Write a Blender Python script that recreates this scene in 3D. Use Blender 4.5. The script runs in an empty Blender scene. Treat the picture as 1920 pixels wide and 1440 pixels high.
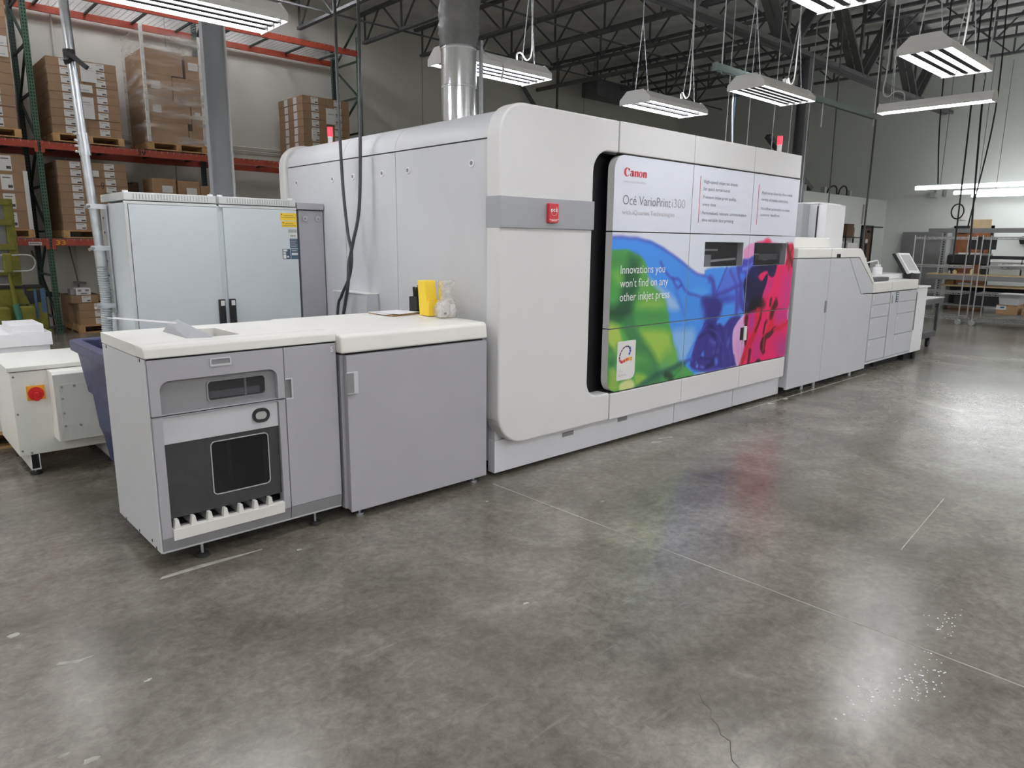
import bpy, math, random
import numpy as np
from mathutils import Matrix, Vector
random.seed(7)
PI = math.pi
scn = bpy.context.scene
COL = scn.collection
# ---------------------------------------------------------------- camera, world, exposure
cam_data = bpy.data.cameras.new('camera')
cam_data.sensor_width = 36.0
cam_data.lens = 1325.836 * 36.0 / 1920.0
cam_data.clip_end = 200
cam = bpy.data.objects.new('camera', cam_data)
COL.objects.link(cam)
yaw, pitch, roll = math.radians(47.07288), math.radians(-11.38850), math.radians(0.573842)
fw = Vector((math.cos(yaw)*math.cos(pitch), math.sin(yaw)*math.cos(pitch), math.sin(pitch)))
rt = Vector((math.sin(yaw), -math.cos(yaw), 0.0))
up = rt.cross(fw)
rt2 = math.cos(roll)*rt + math.sin(roll)*up
up2 = -math.sin(roll)*rt + math.cos(roll)*up
cam.matrix_world = Matrix(((rt2.x, up2.x, -fw.x, 0), (rt2.y, up2.y, -fw.y, 0), (rt2.z, up2.z, -fw.z, 1.6), (0, 0, 0, 1)))
scn.camera = cam
world = bpy.data.worlds.new('world'); scn.world = world
world.use_nodes = True
world.node_tree.nodes['Background'].inputs[0].default_value = (0.8, 0.9, 1.0, 1)
world.node_tree.nodes['Background'].inputs[1].default_value = 0.02
scn.view_settings.view_transform = 'Standard'
scn.view_settings.look = 'None'
scn.view_settings.gamma = 1.0
scn.view_settings.use_curve_mapping = False
scn.view_settings.exposure = 0.08
TUBE_POWER = 40.0
STRIP_POWER = 15.0
scn.cycles.use_denoising = True
scn.cycles.max_bounces = 8
scn.cycles.diffuse_bounces = 6
scn.cycles.glossy_bounces = 4
scn.cycles.transparent_max_bounces = 12
scn.cycles.sample_clamp_indirect = 6.0
scn.cycles.caustics_reflective = False
scn.cycles.caustics_refractive = False
try:
    scn.cycles.use_light_tree = True
except Exception:
    pass

# ---------------------------------------------------------------- materials
def lin(c):
    return tuple(((x/12.92) if x <= 0.04045 else ((x+0.055)/1.055)**2.4) for x in c)

def mat(name, col, rough=0.5, metal=0.0, spec=0.5, var=0.04, scale=3.0, bump=0.0, bscale=60.0, emit=0.0, coat=0.0, srgb=False):
    m = bpy.data.materials.new(name); m.use_nodes = True
    nt = m.node_tree; b = nt.nodes['Principled BSDF']
    c = lin(col) if srgb else col
    b.inputs['Roughness'].default_value = rough
    b.inputs['Metallic'].default_value = metal
    b.inputs['Specular IOR Level'].default_value = spec
    b.inputs['Coat Weight'].default_value = coat
    tc = nt.nodes.new('ShaderNodeTexCoord')
    no = nt.nodes.new('ShaderNodeTexNoise'); no.inputs['Scale'].default_value = scale; no.inputs['Detail'].default_value = 4
    nt.links.new(tc.outputs['Object'], no.inputs['Vector'])
    ra = nt.nodes.new('ShaderNodeValToRGB')
    ra.color_ramp.elements[0].position = 0.3; ra.color_ramp.elements[1].position = 0.7
    ra.color_ramp.elements[0].color = tuple(max(0, x*(1-var)) for x in c) + (1,)
    ra.color_ramp.elements[1].color = tuple(min(1, x*(1+var)) for x in c) + (1,)
    nt.links.new(no.outputs['Fac'], ra.inputs['Fac'])
    nt.links.new(ra.outputs['Color'], b.inputs['Base Color'])
    if bump > 0:
        n2 = nt.nodes.new('ShaderNodeTexNoise'); n2.inputs['Scale'].default_value = bscale
        nt.links.new(tc.outputs['Object'], n2.inputs['Vector'])
        bp = nt.nodes.new('ShaderNodeBump'); bp.inputs['Strength'].default_value = bump; bp.inputs['Distance'].default_value = 0.01
        nt.links.new(n2.outputs['Fac'], bp.inputs['Height'])
        nt.links.new(bp.outputs['Normal'], b.inputs['Normal'])
    if emit > 0:
        b.inputs['Emission Color'].default_value = c + (1,)
        b.inputs['Emission Strength'].default_value = emit
    return m

M_SHELL = mat('press_off_white', (0.70, 0.695, 0.69), 0.45, var=0.015, spec=0.3)
M_COVER = mat('cover_cream_white', (0.78, 0.77, 0.73), 0.45, var=0.02, spec=0.3)
M_GREY = mat('body_lilac_grey', (0.39, 0.385, 0.41), 0.42, var=0.02, spec=0.3)
M_GREYL = mat('side_light_grey', (0.54, 0.55, 0.57), 0.42, var=0.02, spec=0.3)
M_GREYD = mat('skirt_mid_grey', (0.25, 0.245, 0.255), 0.45, var=0.02, spec=0.3)
M_KICK = mat('kick_panel_pale_grey', (0.68, 0.68, 0.71), 0.42, var=0.02, spec=0.3)  # grey made paler to stand in for fill light under the shell overhang
M_SIDE = mat('side_panel_light_grey', (0.60, 0.61, 0.63), 0.42, var=0.02, spec=0.3)  # same grey plastic, made lighter to imitate light on left-facing panels
M_BAND = mat('band_silver_grey', (0.36, 0.37, 0.39), 0.4, var=0.02, spec=0.4)
M_CAB = mat('cabinet_pale_grey', (0.64, 0.69, 0.71), 0.42, var=0.02, spec=0.3)
M_CABT = mat('cabinet_cap_grey', (0.62, 0.64, 0.63), 0.45, var=0.02)
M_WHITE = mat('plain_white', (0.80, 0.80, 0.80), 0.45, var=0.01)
M_BLACK = mat('matt_black', (0.010, 0.010, 0.013), 0.5, var=0.2)
M_RUBBER = mat('black_rubber', (0.02, 0.02, 0.022), 0.7, var=0.1)
M_DARKIN = mat('dark_interior', (0.028, 0.028, 0.032), 0.6, var=0.2)
M_GAP = mat('shadow_gap_black', (0.008, 0.008, 0.01), 0.8, var=0.1)
M_CHROME = mat('bright_steel', (0.62, 0.63, 0.64), 0.22, 1.0, var=0.05)
M_GALV = mat('galvanised_steel', (0.60, 0.63, 0.66), 0.35, 1.0, var=0.12, scale=14)
M_DUCT = mat('duct_sheet_metal', (0.74, 0.76, 0.78), 0.2, 1.0, var=0.06, scale=6)
M_FLEX = mat('flex_duct_grey', (0.22, 0.22, 0.225), 0.35, 0.3, var=0.15, scale=10, bump=0.6, bscale=18)
M_STEELD = mat('truss_dark_steel', (0.115, 0.118, 0.125), 0.55, var=0.2)
M_JOISTL = mat('truss_grey_steel', (0.135, 0.138, 0.142), 0.55, var=0.2)
M_WALL = mat('wall_painted_white', (0.74, 0.73, 0.68), 0.6, var=0.03, scale=0.8, bump=0.05, bscale=30)
M_WALLG = mat('wall_painted_cool_white', (0.70, 0.73, 0.70), 0.6, var=0.02, scale=0.8, bump=0.05, bscale=30)
M_CEIL = mat('ceiling_deck_grey', (0.76, 0.76, 0.75), 0.7, var=0.12, scale=2.5, bump=0.3, bscale=3)
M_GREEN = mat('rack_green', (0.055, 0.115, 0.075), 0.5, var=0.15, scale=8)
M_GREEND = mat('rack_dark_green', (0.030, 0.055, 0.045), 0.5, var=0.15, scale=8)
M_RED = mat('rack_red_orange', (0.37, 0.058, 0.030), 0.45, var=0.15, scale=5)
M_CARD = mat('cardboard_brown', (0.315, 0.20, 0.115), 0.75, var=0.08, scale=6)
M_CARD2 = mat('cardboard_tan', (0.37, 0.23, 0.12), 0.75, var=0.08, scale=6)
M_CARDD = mat('cardboard_crease', (0.11, 0.065, 0.04), 0.8, var=0.1)
M_LABEL = mat('paper_label_white', (0.74, 0.73, 0.71), 0.6, var=0.03)
M_PRINT = mat('printed_ink_dark', (0.06, 0.06, 0.07), 0.6, var=0.1)
M_WOOD = mat('pallet_wood', (0.50, 0.30, 0.13), 0.7, var=0.25, scale=9)
M_PAPER = mat('white_paper', (0.83, 0.83, 0.85), 0.6, var=0.01)
M_BLUE = mat('blue_plastic', (0.040, 0.046, 0.115), 0.45, var=0.25, scale=12, bump=0.1, bscale=20)
M_YELLOW = mat('truck_yellow_green', (0.165, 0.160, 0.014), 0.5, var=0.25, scale=6)
M_TEAL = mat('teal_paint', (0.06, 0.20, 0.15), 0.5, var=0.1)
M_BLUEP = mat('truck_blue_paint', (0.06, 0.12, 0.23), 0.5, var=0.15)
M_SWRED = mat('switch_red', (0.60, 0.02, 0.02), 0.35, var=0.05)
M_SWYEL = mat('switch_yellow', (0.85, 0.42, 0.03), 0.45, var=0.04)
M_MACH = mat('machine_ivory', (0.84, 0.85, 0.80), 0.45, var=0.02)
M_STICKY = mat('label_yellow', (0.90, 0.62, 0.04), 0.5, var=0.03)
M_YBOX = mat('yellow_card', (0.95, 0.68, 0.05), 0.5, var=0.04)
M_NAVYL = mat('label_dark_blue', (0.06, 0.10, 0.15), 0.5, var=0.05)
M_LGREY = mat('label_grey', (0.40, 0.42, 0.40), 0.5, var=0.05)
M_INKRED = mat('print_red', (0.62, 0.05, 0.07), 0.5, var=0.03)
M_INKGREY = mat('print_grey', (0.20, 0.21, 0.24), 0.5, var=0.03)
M_INKLIGHT = mat('print_light_grey', (0.42, 0.43, 0.46), 0.5, var=0.03)
M_INKPINK = mat('print_pale_pink_grey', (0.52, 0.46, 0.48), 0.5, var=0.03)
M_INKWHITE = mat('print_white', (0.85, 0.88, 0.88), 0.5, var=0.01)
M_BADGE = mat('badge_red', (0.60, 0.035, 0.055), 0.35, var=0.03)
M_CORD = mat('cable_dark', (0.045, 0.048, 0.05), 0.45, var=0.2, scale=25)
M_CORDW = mat('cord_white', (0.62, 0.62, 0.60), 0.5, var=0.05)
M_FIX = mat('fixture_white', (0.84, 0.84, 0.83), 0.4, var=0.02)
M_RIDGE = mat('tube_divider_dark', (0.05, 0.05, 0.05), 0.7, var=0.02, spec=0.1)  # ridges coloured near black so the gaps between glowing tubes read as shade
M_CART = mat('cart_dark_grey', (0.07, 0.07, 0.075), 0.55, var=0.1)
M_STRUT = mat('strut_green', (0.20, 0.26, 0.25), 0.5, var=0.1)
M_DOORB = mat('door_brown', (0.13, 0.075, 0.05), 0.5, var=0.1, scale=8)
M_DOORR = mat('door_red_brown', (0.26, 0.10, 0.04), 0.5, var=0.15, scale=8)
M_WIRE = mat('shelf_wire_chrome', (0.50, 0.51, 0.52), 0.3, 1.0, var=0.1)
M_SGREY = mat('bench_grey_steel', (0.22, 0.22, 0.225), 0.5, var=0.08)
M_PLAIN = mat('bench_wood_top', (0.62, 0.47, 0.27), 0.6, var=0.1, scale=7)
M_CLEARBIN = mat('frosted_bin', (0.55, 0.56, 0.58), 0.4, var=0.05)
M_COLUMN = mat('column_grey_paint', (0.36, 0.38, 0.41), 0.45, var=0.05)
M_PAINT = mat('floor_pale_mark', (0.36, 0.35, 0.31), 0.6, var=0.3, scale=20)
M_JOINT = mat('joint_filler', (0.28, 0.27, 0.24), 0.7, var=0.6, scale=1.2)
M_CRACK = mat('crack_dark', (0.055, 0.052, 0.048), 0.7, var=0.3, scale=6)
M_YTAPE = mat('floor_yellow_tape', (0.72, 0.50, 0.04), 0.5, var=0.1)
M_CREAMB = mat('bottle_cream', (0.75, 0.70, 0.42), 0.45, var=0.03)
M_TUBE = mat('fluorescent_tube', (0.96, 0.962, 1.0), 0.4, emit=TUBE_POWER, var=0.0)
M_STRIPL = mat('led_strip', (0.96, 0.98, 1.0), 0.4, emit=STRIP_POWER, var=0.0)
M_BEACON = mat('beacon_red_lit', (1.0, 0.03, 0.05), 0.3, emit=2.2, var=0.0)

def glass_mat(name, tint, trans, rough=0.03, spec=0.5, noise=None):
    m = bpy.data.materials.new(name); m.use_nodes = True
    nt = m.node_tree; nt.nodes.remove(nt.nodes['Principled BSDF'])
    out = nt.nodes['Material Output']
    tr = nt.nodes.new('ShaderNodeBsdfTransparent'); tr.inputs[0].default_value = tint + (1,)
    pr = nt.nodes.new('ShaderNodeBsdfPrincipled'); pr.inputs['Base Color'].default_value = tuple(0.25*x for x in tint) + (1,)
    pr.inputs['Roughness'].default_value = rough; pr.inputs['Specular IOR Level'].default_value = spec
    mx = nt.nodes.new('ShaderNodeMixShader'); mx.inputs[0].default_value = 1 - trans
    if noise:
        tc = nt.nodes.new('ShaderNodeTexCoord'); mp = nt.nodes.new('ShaderNodeMapping'); mp.inputs['Scale'].default_value = noise[:3]
        no = nt.nodes.new('ShaderNodeTexNoise'); no.inputs['Scale'].default_value = 1; no.inputs['Detail'].default_value = 5
        ra = nt.nodes.new('ShaderNodeValToRGB'); ra.color_ramp.elements[0].position = 0.45; ra.color_ramp.elements[1].position = 0.75
        ra.color_ramp.elements[0].color = (noise[3],)*3 + (1,); ra.color_ramp.elements[1].color = (noise[4],)*3 + (1,)
        nt.links.new(tc.outputs['Object'], mp.inputs[0]); nt.links.new(mp.outputs[0], no.inputs['Vector'])
        nt.links.new(no.outputs['Fac'], ra.inputs[0]); nt.links.new(ra.outputs[0], mx.inputs[0])
        pr.inputs['Base Color'].default_value = (0.75, 0.72, 0.68, 1)
        bp = nt.nodes.new('ShaderNodeBump'); bp.inputs['Strength'].default_value = 0.6; bp.inputs['Distance'].default_value = 0.03
        nt.links.new(no.outputs['Fac'], bp.inputs['Height']); nt.links.new(bp.outputs[0], pr.inputs['Normal'])
    nt.links.new(tr.outputs[0], mx.inputs[1]); nt.links.new(pr.outputs[0], mx.inputs[2]); nt.links.new(mx.outputs[0], out.inputs[0])
    return m
M_SMOKE = glass_mat('smoked_acrylic', (0.40, 0.40, 0.41), 0.45, 0.25)
M_SMOKEC = glass_mat('clear_smoked_acrylic', (0.42, 0.42, 0.43), 0.85, 0.04)
M_PANE = glass_mat('dark_pane', (0.80, 0.80, 0.82), 0.88, 0.03)
M_WRAP = glass_mat('stretch_film', (0.97, 0.96, 0.95), 0.8, 0.18, 0.7, (1.2, 1.5, 7.0, 0.10, 0.75))
M_BAG = glass_mat('plastic_bag_film', (0.97, 0.97, 0.97), 0.5, 0.2, 0.6, (14.0, 14.0, 20.0, 0.25, 0.8))

def floor_material():
    m = bpy.data.materials.new('polished_concrete'); m.use_nodes = True
    nt = m.node_tree; b = nt.nodes['Principled BSDF']
    N = nt.nodes.new; Lk = nt.links.new
    tc = N('ShaderNodeTexCoord')
    def noise(sc, det, dist=0.0, rough=0.6, stretch=None):
        n = N('ShaderNodeTexNoise'); n.inputs['Scale'].default_value = sc; n.inputs['Detail'].default_value = det
        n.inputs['Distortion'].default_value = dist; n.inputs['Roughness'].default_value = rough
        if stretch:
            mp = N('ShaderNodeMapping'); mp.inputs['Scale'].default_value = stretch
            mp.inputs['Rotation'].default_value = (0, 0, 0.5)
            Lk(tc.outputs['Object'], mp.inputs[0]); Lk(mp.outputs[0], n.inputs['Vector'])
        else:
            Lk(tc.outputs['Object'], n.inputs['Vector'])
        return n
    def ramp(src, p0, c0, p1, c1):
        r = N('ShaderNodeValToRGB'); r.color_ramp.elements[0].position = p0; r.color_ramp.elements[1].position = p1
        r.color_ramp.elements[0].color = c0 + (1,); r.color_ramp.elements[1].color = c1 + (1,)
        Lk(src, r.inputs[0]); return r
    def mix(mode, fac, a, bb):
        x = N('ShaderNodeMixRGB'); x.blend_type = mode
        if isinstance(fac, float): x.inputs[0].default_value = fac
        else: Lk(fac, x.inputs[0])
        Lk(a, x.inputs[1]); Lk(bb, x.inputs[2]); return x
    big = ramp(noise(0.7, 5, 0.6).outputs['Fac'], 0.32, (0.128, 0.117, 0.094), 0.68, (0.272, 0.255, 0.218))
    mid = ramp(noise(2.6, 8, 1.0, 0.65).outputs['Fac'], 0.30, (0.62, 0.61, 0.60), 0.72, (1.22, 1.22, 1.21))
    c = mix('MULTIPLY', 0.9, big.outputs[0], mid.outputs[0])
    fine = ramp(noise(22, 10, 0.4, 0.78).outputs['Fac'], 0.32, (0.58, 0.575, 0.56), 0.70, (1.36, 1.36, 1.35))
    c = mix('MULTIPLY', 0.9, c.outputs[0], fine.outputs[0])
    drag = ramp(noise(5.0, 6, 0.3, 0.7, (0.35, 2.2, 1)).outputs['Fac'], 0.60, (0, 0, 0), 0.80, (0.5, 0.5, 0.5))
    pale = N('ShaderNodeRGB'); pale.outputs[0].default_value = (0.36, 0.35, 0.31, 1)
    c = mix('MIX', drag.outputs[0], c.outputs[0], pale.outputs[0])
    spk = ramp(noise(120, 2, 0.0).outputs['Fac'], 0.74, (0, 0, 0), 0.80, (0.55, 0.55, 0.55))
    pale2 = N('ShaderNodeRGB'); pale2.outputs[0].default_value = (0.5, 0.49, 0.45, 1)
    c = mix('MIX', spk.outputs[0], c.outputs[0], pale2.outputs[0])
    # fine crazing
    vo = N('ShaderNodeTexVoronoi'); vo.feature = 'DISTANCE_TO_EDGE'; vo.inputs['Scale'].default_value = 9
    wn = noise(3.0, 4); vm = N('ShaderNodeVectorMath'); vm.operation = 'ADD'
    Lk(tc.outputs['Object'], vm.inputs[0]); Lk(wn.outputs['Color'], vm.inputs[1]); Lk(vm.outputs[0], vo.inputs['Vector'])
    ed = ramp(vo.outputs['Distance'], 0.0, (0.35, 0.35, 0.35), 0.012, (0, 0, 0))
    gate = ramp(noise(0.8, 3, 0.0).outputs['Fac'], 0.52, (0, 0, 0), 0.62, (1, 1, 1))
    eg = mix('MULTIPLY', 1.0, ed.outputs[0], gate.outputs[0])
    dk = N('ShaderNodeRGB'); dk.outputs[0].default_value = (0.04, 0.04, 0.037, 1)
    c = mix('MIX', eg.outputs[0], c.outputs[0], dk.outputs[0])
    Lk(c.outputs[0], b.inputs['Base Color'])
    rr = ramp(noise(1.3, 6, 0.5).outputs['Fac'], 0.3, (0.20, 0.20, 0.20), 0.75, (0.27, 0.27, 0.27))
    Lk(rr.outputs[0], b.inputs['Roughness'])
    b.inputs['Specular IOR Level'].default_value = 0.62
    bp = N('ShaderNodeBump'); bp.inputs['Strength'].default_value = 0.03; bp.inputs['Distance'].default_value = 0.01
    Lk(noise(7, 6).outputs['Fac'], bp.inputs['Height']); Lk(bp.outputs[0], b.inputs['Normal'])
    return m
M_FLOOR = floor_material()

def art_material():
    m = bpy.data.materials.new('printed_panel'); m.use_nodes = True
    nt = m.node_tree; b = nt.nodes['Principled BSDF']
    a = nt.nodes.new('ShaderNodeAttribute'); a.attribute_name = 'art'
    nt.links.new(a.outputs['Color'], b.inputs['Base Color'])
    b.inputs['Roughness'].default_value = 0.3; b.inputs['Specular IOR Level'].default_value = 0.35
    return m
M_ART = art_material()

# ---------------------------------------------------------------- mesh helpers
class MB:
    """collects faces in world coordinates; put() links them as ONE mesh object"""
    def __init__(s): s.v = []; s.f = []; s.m = []
    def add(s, vs, fs, mi=0):
        o = len(s.v); s.v.extend([tuple(p) for p in vs])
        for f in fs: s.f.append(tuple(o+i for i in f)); s.m.append(mi)
        return s
    def box(s, x0, x1, y0, y1, z0, z1, mi=0):
        vs = [(x0,y0,z0),(x1,y0,z0),(x1,y1,z0),(x0,y1,z0),(x0,y0,z1),(x1,y0,z1),(x1,y1,z1),(x0,y1,z1)]
        return s.add(vs, [(0,3,2,1),(4,5,6,7),(0,1,5,4),(1,2,6,5),(2,3,7,6),(3,0,4,7)], mi)
    def prism(s, pts, ax, a, b, mi=0):
        """2D polygon (other two axes in order) extruded along axis ax"""
        def P(p, h):
            if ax == 'y': return (p[0], h, p[1])
            if ax == 'x': return (h, p[0], p[1])
            return (p[0], p[1], h)
        area = sum(pts[i][0]*pts[(i+1) % len(pts)][1]-pts[(i+1) % len(pts)][0]*pts[i][1] for i in range(len(pts)))
        flip = (area > 0) != (ax != 'y')
        n = len(pts); vs = [P(p, a) for p in pts]+[P(p, b) for p in pts]
        fs = [tuple(reversed(range(n))), tuple(range(n, 2*n))]+[(i, (i+1) % n, n+(i+1) % n, n+i) for i in range(n)]
        if flip: fs = [tuple(reversed(f)) for f in fs]
        return s.add(vs, fs, mi)
    def ring(s, po, pi_, ax, a, b, mi=0):
        """plate with a hole: outer and inner loops of equal length"""
        def P(p, h):
            if ax == 'y': return (p[0], h, p[1])
            if ax == 'x': return (h, p[0], p[1])
            return (p[0], p[1], h)
        n = len(po)
        vs = [P(p, a) for p in po]+[P(p, a) for p in pi_]+[P(p, b) for p in po]+[P(p, b) for p in pi_]
        fs = []
        for i in range(n):
            j = (i+1) % n
            fs += [(i, j, n+j, n+i), (2*n+j, 2*n+i, 3*n+i, 3*n+j), (j, i, 2*n+i, 2*n+j), (n+i, n+j, 3*n+j, 3*n+i)]
        return s.add(vs, fs, mi)
    def tube(s, pts, r, n=8, mi=0, cap=True, rads=None):
        pts = [Vector(p) for p in pts]; k = len(pts); base = len(s.v)
        t0 = (pts[1]-pts[0]).normalized()
        ref = Vector((0,0,1)) if abs(t0.z) < 0.9 else Vector((1,0,0))
        u = t0.cross(ref).normalized()
        for i, p in enumerate(pts):
            if i == 0: t = t0
            elif i == k-1: t = (pts[-1]-pts[-2]).normalized()
            else: t = ((pts[i+1]-p).normalized()+(p-pts[i-1]).normalized()).normalized()
            u = (u-t*u.dot(t)).normalized(); w = t.cross(u)
            rr = rads[i] if rads else r
            for j in range(n):
                a = 2*PI*j/n; s.v.append(tuple(p+u*(rr*math.cos(a))+w*(rr*math.sin(a))))
        for i in range(k-1):
            for j in range(n):
                j2 = (j+1) % n
                s.f.append((base+i*n+j, base+i*n+j2, base+(i+1)*n+j2, base+(i+1)*n+j)); s.m.append(mi)
        if cap:
            s.f.append(tuple(base+j for j in reversed(range(n)))); s.m.append(mi)
            s.f.append(tuple(base+(k-1)*n+j for j in range(n))); s.m.append(mi)
        return s
    def cyl(s, p0, p1, r, n=16, mi=0, r2=None):
        return s.tube([p0, p1], r, n, mi, True, [r, r if r2 is None else r2])
    def bar(s, p0, p1, w, h, mi=0, upv=(0,0,1)):
        p0 = Vector(p0); p1 = Vector(p1); t = (p1-p0).normalized(); upv = Vector(upv)
        if abs(t.dot(upv)) > 0.98: upv = Vector((0,1,0)) if abs(t.y) < 0.9 else Vector((1,0,0))
        a = t.cross(upv).normalized()*(w/2); b = a.cross(t).normalized()*(h/2)
        vs = [p0-a-b, p0+a-b, p0+a+b, p0-a+b, p1-a-b, p1+a-b, p1+a+b, p1-a+b]
        return s.add(vs, [(0,3,2,1),(4,5,6,7),(0,1,5,4),(1,2,6,5),(2,3,7,6),(3,0,4,7)], mi)
    def put(s, name, mats, parent=None, bev=0.0, smooth=None, seg=2, kind=None, label=None):
        me = bpy.data.meshes.new(name)
        off = Vector((0,0,0))
        p = parent
        while p is not None: off += p.location; p = p.parent
        me.from_pydata([tuple(Vector(v)-off) for v in s.v], [], s.f)
        if not isinstance(mats, (list, tuple)): mats = [mats]
        for m in mats: me.materials.append(m)
        if len(mats) > 1: me.polygons.foreach_set('material_index', s.m)
        if smooth:
            me.polygons.foreach_set('use_smooth', [True]*len(me.polygons))
            try: me.set_sharp_from_angle(angle=math.radians(smooth))
            except Exception: pass
        me.update()
        o = bpy.data.objects.new(name, me); COL.objects.link(o)
        if parent is not None: o.parent = parent
        if bev > 0:
            md = o.modifiers.new('bevel', 'BEVEL'); md.width = bev; md.segments = seg; md.limit_method = 'ANGLE'; md.angle_limit = math.radians(40)
        if kind: o['kind'] = kind
        if label: o['label'] = label
        return o

def rrect(x0, x1, z0, z1, r, n=6, rs=None):
    """rounded rectangle loop, starting bottom-left, counter-clockwise; rs = radii (bl, br, tr, tl)"""
    rs = rs or (r, r, r, r); out = []
    for (cx, cz, a0, rr) in ((x0+rs[0], z0+rs[0], PI, rs[0]), (x1-rs[1], z0+rs[1], 1.5*PI, rs[1]), (x1-rs[2], z1-rs[2], 0, rs[2]), (x0+rs[3], z1-rs[3], 0.5*PI, rs[3])):
        for i in range(n+1):
            a = a0+0.5*PI*i/n; out.append((cx+rr*math.cos(a), cz+rr*math.sin(a)))
    return out

def smooth_path(pts, n=8):
    P_ = [Vector(q) for q in pts]; P_ = [P_[0]*2-P_[1]]+P_+[P_[-1]*2-P_[-2]]; out = []
    for i in range(1, len(P_)-2):
        a, b, c, d = P_[i-1], P_[i], P_[i+1], P_[i+2]
        for k in range(n):
            t = k/n; out.append(.5*((2*b)+(c-a)*t+(2*a-5*b+4*c-d)*t*t+(3*b-a-3*c+d)*t**3))
    return [tuple(q) for q in out]+[tuple(P_[-2])]

ORD = ['first','second','third','fourth','fifth','sixth','seventh','eighth','ninth','tenth','eleventh','twelfth','thirteenth']
def thing(name, label, cat, loc, group=None):
    o = bpy.data.objects.new(name, None); COL.objects.link(o); o.location = loc
    o.empty_display_size = 0.1
    o['label'] = label; o['category'] = cat
    if group: o['group'] = group
    return o
def tag(o, label, cat, group=None):
    o['label'] = label; o['category'] = cat
    if group: o['group'] = group
    return o
def copy_tree(o, delta, label=None, parent=None):
    c = o.copy(); COL.objects.link(c)
    if parent is not None: c.parent = parent
    else: c.location = Vector(o.location)+Vector(delta)
    if label: c['label'] = label
    for ch in list(o.children): copy_tree(ch, (0,0,0), None, c)
    return c

def text(s, x0, x1, z, cap, y, material, parent, name='lettering', bold=0.0, shear=0.0):
    cu = bpy.data.curves.new(name, 'FONT'); cu.body = s; cu.size = 1.0; cu.offset = bold; cu.resolution_u = 3; cu.shear = shear
    ob = bpy.data.objects.new(name, cu); COL.objects.link(ob)
    dg = bpy.context.evaluated_depsgraph_get()
    me = bpy.data.meshes.new_from_object(ob.evaluated_get(dg))
    bpy.data.objects.remove(ob); bpy.data.curves.remove(cu)
    n = len(me.vertices); co = np.empty(n*3); me.vertices.foreach_get('co', co); co = co.reshape(-1, 3)
    w0, w1 = co[:,0].min(), co[:,0].max()
    off = Vector((0,0,0)); p = parent
    while p is not None: off += p.location; p = p.parent
    capu = 0.73
    out = np.stack([x0+(co[:,0]-w0)/(w1-w0)*(x1-x0)-off.x, np.full(n, y-off.y), z+co[:,1]/capu*cap-off.z], 1)
    me.vertices.foreach_set('co', out.ravel()); me.materials.clear(); me.materials.append(material); me.update()
    o = bpy.data.objects.new(name, me); COL.objects.link(o); o.parent = parent
    return o
# ================================================================ SETTING
RX0, RX1, RY0, RY1, RZ = -6.0, 22.0, -15.5, 15.2, 6.72
def struct(name, mb, m, parent=None, **k):
    o = mb.put(name, m, parent, **k)
    if parent is None: o['kind'] = 'structure'
    return o
floor = struct('floor', MB().box(RX0-.2, RX1+.2, RY0-.2, RY1+.2, -0.2, 0), M_FLOOR)
MB().box(2.996, 3.004, -6.9, 3.4, -0.01, 0.0006).put('control_joint', M_JOINT, floor)
MB().box(10.996, 11.004, -6.9, 3.3, -0.01, 0.0006).put('control_joint', M_JOINT, floor)
MB().bar((3.95,1.17,0.0002), (5.0,1.27,0.0002), 0.006, 0.0008).put('scratch', M_PAINT, floor)
def patch(pts, m=M_PAINT, name='paint_mark'):
    MB().prism(pts, 'z', -0.002, 0.0007).put(name, m, floor)
patch([(0.90,3.425),(1.05,3.425),(1.22,3.425),(1.41,3.428),(1.41,3.436),(1.25,3.45),(1.10,3.462),(0.92,3.45)])
patch([(0.385,2.95),(0.45,2.915),(0.52,2.93),(0.455,2.94),(0.40,2.965)])
patch([(6.3,3.395),(7.6,3.395),(9.3,3.40),(9.3,3.412),(7.5,3.408),(6.3,3.405)])
patch([(4.62,3.30),(4.70,3.26),(4.74,3.27),(4.66,3.315)]); patch([(4.76,3.33),(4.90,3.28),(4.92,3.295),(4.79,3.34)])
for cx, cy, r in ((1.55,3.30,.022),(0.30,2.38,.022),(0.36,2.30,.028),(0.31,3.31,.03),(2.75,3.18,.015),(3.3,2.7,.02),(0.62,2.62,.015),(2.05,2.1,.02),(6.75,3.37,.06),(7.1,3.38,.05)):
    n = 9; patch([(cx+r*random.uniform(.5,1.2)*math.cos(2*PI*i/n), cy+.6*r*random.uniform(.5,1.2)*math.sin(2*PI*i/n)) for i in range(n)])
mb = MB()
for i in range(150):
    t = random.random(); cx, cy = random.choice([(2.72,0.70),(2.8,.71),(3.28,0.76),(2.47,0.78)])
    x, y, r = random.gauss(cx,.10), random.gauss(cy,.035), random.uniform(.0015,.004)
    mb.prism([(x-r,y-r),(x+r,y-r*.6),(x+r*.7,y+r),(x-r,y+r*.8)], 'z', -.002, .0008)
mb.put('white_specks', M_PAPER, floor, kind='stuff')
cr = [(2.07,1.21),(2.03,1.17),(2.02,1.13),(1.98,1.11),(1.965,1.07),(1.93,1.04),(1.925,1.0),(1.89,.98),(1.85,.95),(1.82,.88)]
mb = MB()
for a, b in zip(cr[:-1], cr[1:]): mb.bar((a[0],a[1],0.0002), (b[0],b[1],0.0002), .003, .0008)
mb.put('crack', M_CRACK, floor)
struct('ceiling', MB().box(RX0-.2, RX1+.2, RY0-.2, RY1+.2, RZ, RZ+.2), M_CEIL)
wall_back = struct('wall_back', MB().box(RX0-.2, RX1+.2, RY1, RY1+.2, 0, RZ), M_WALL)
struct('wall_right', MB().box(RX1, RX1+.2, RY0, RY1, 0, RZ), M_WALLG)
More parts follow.
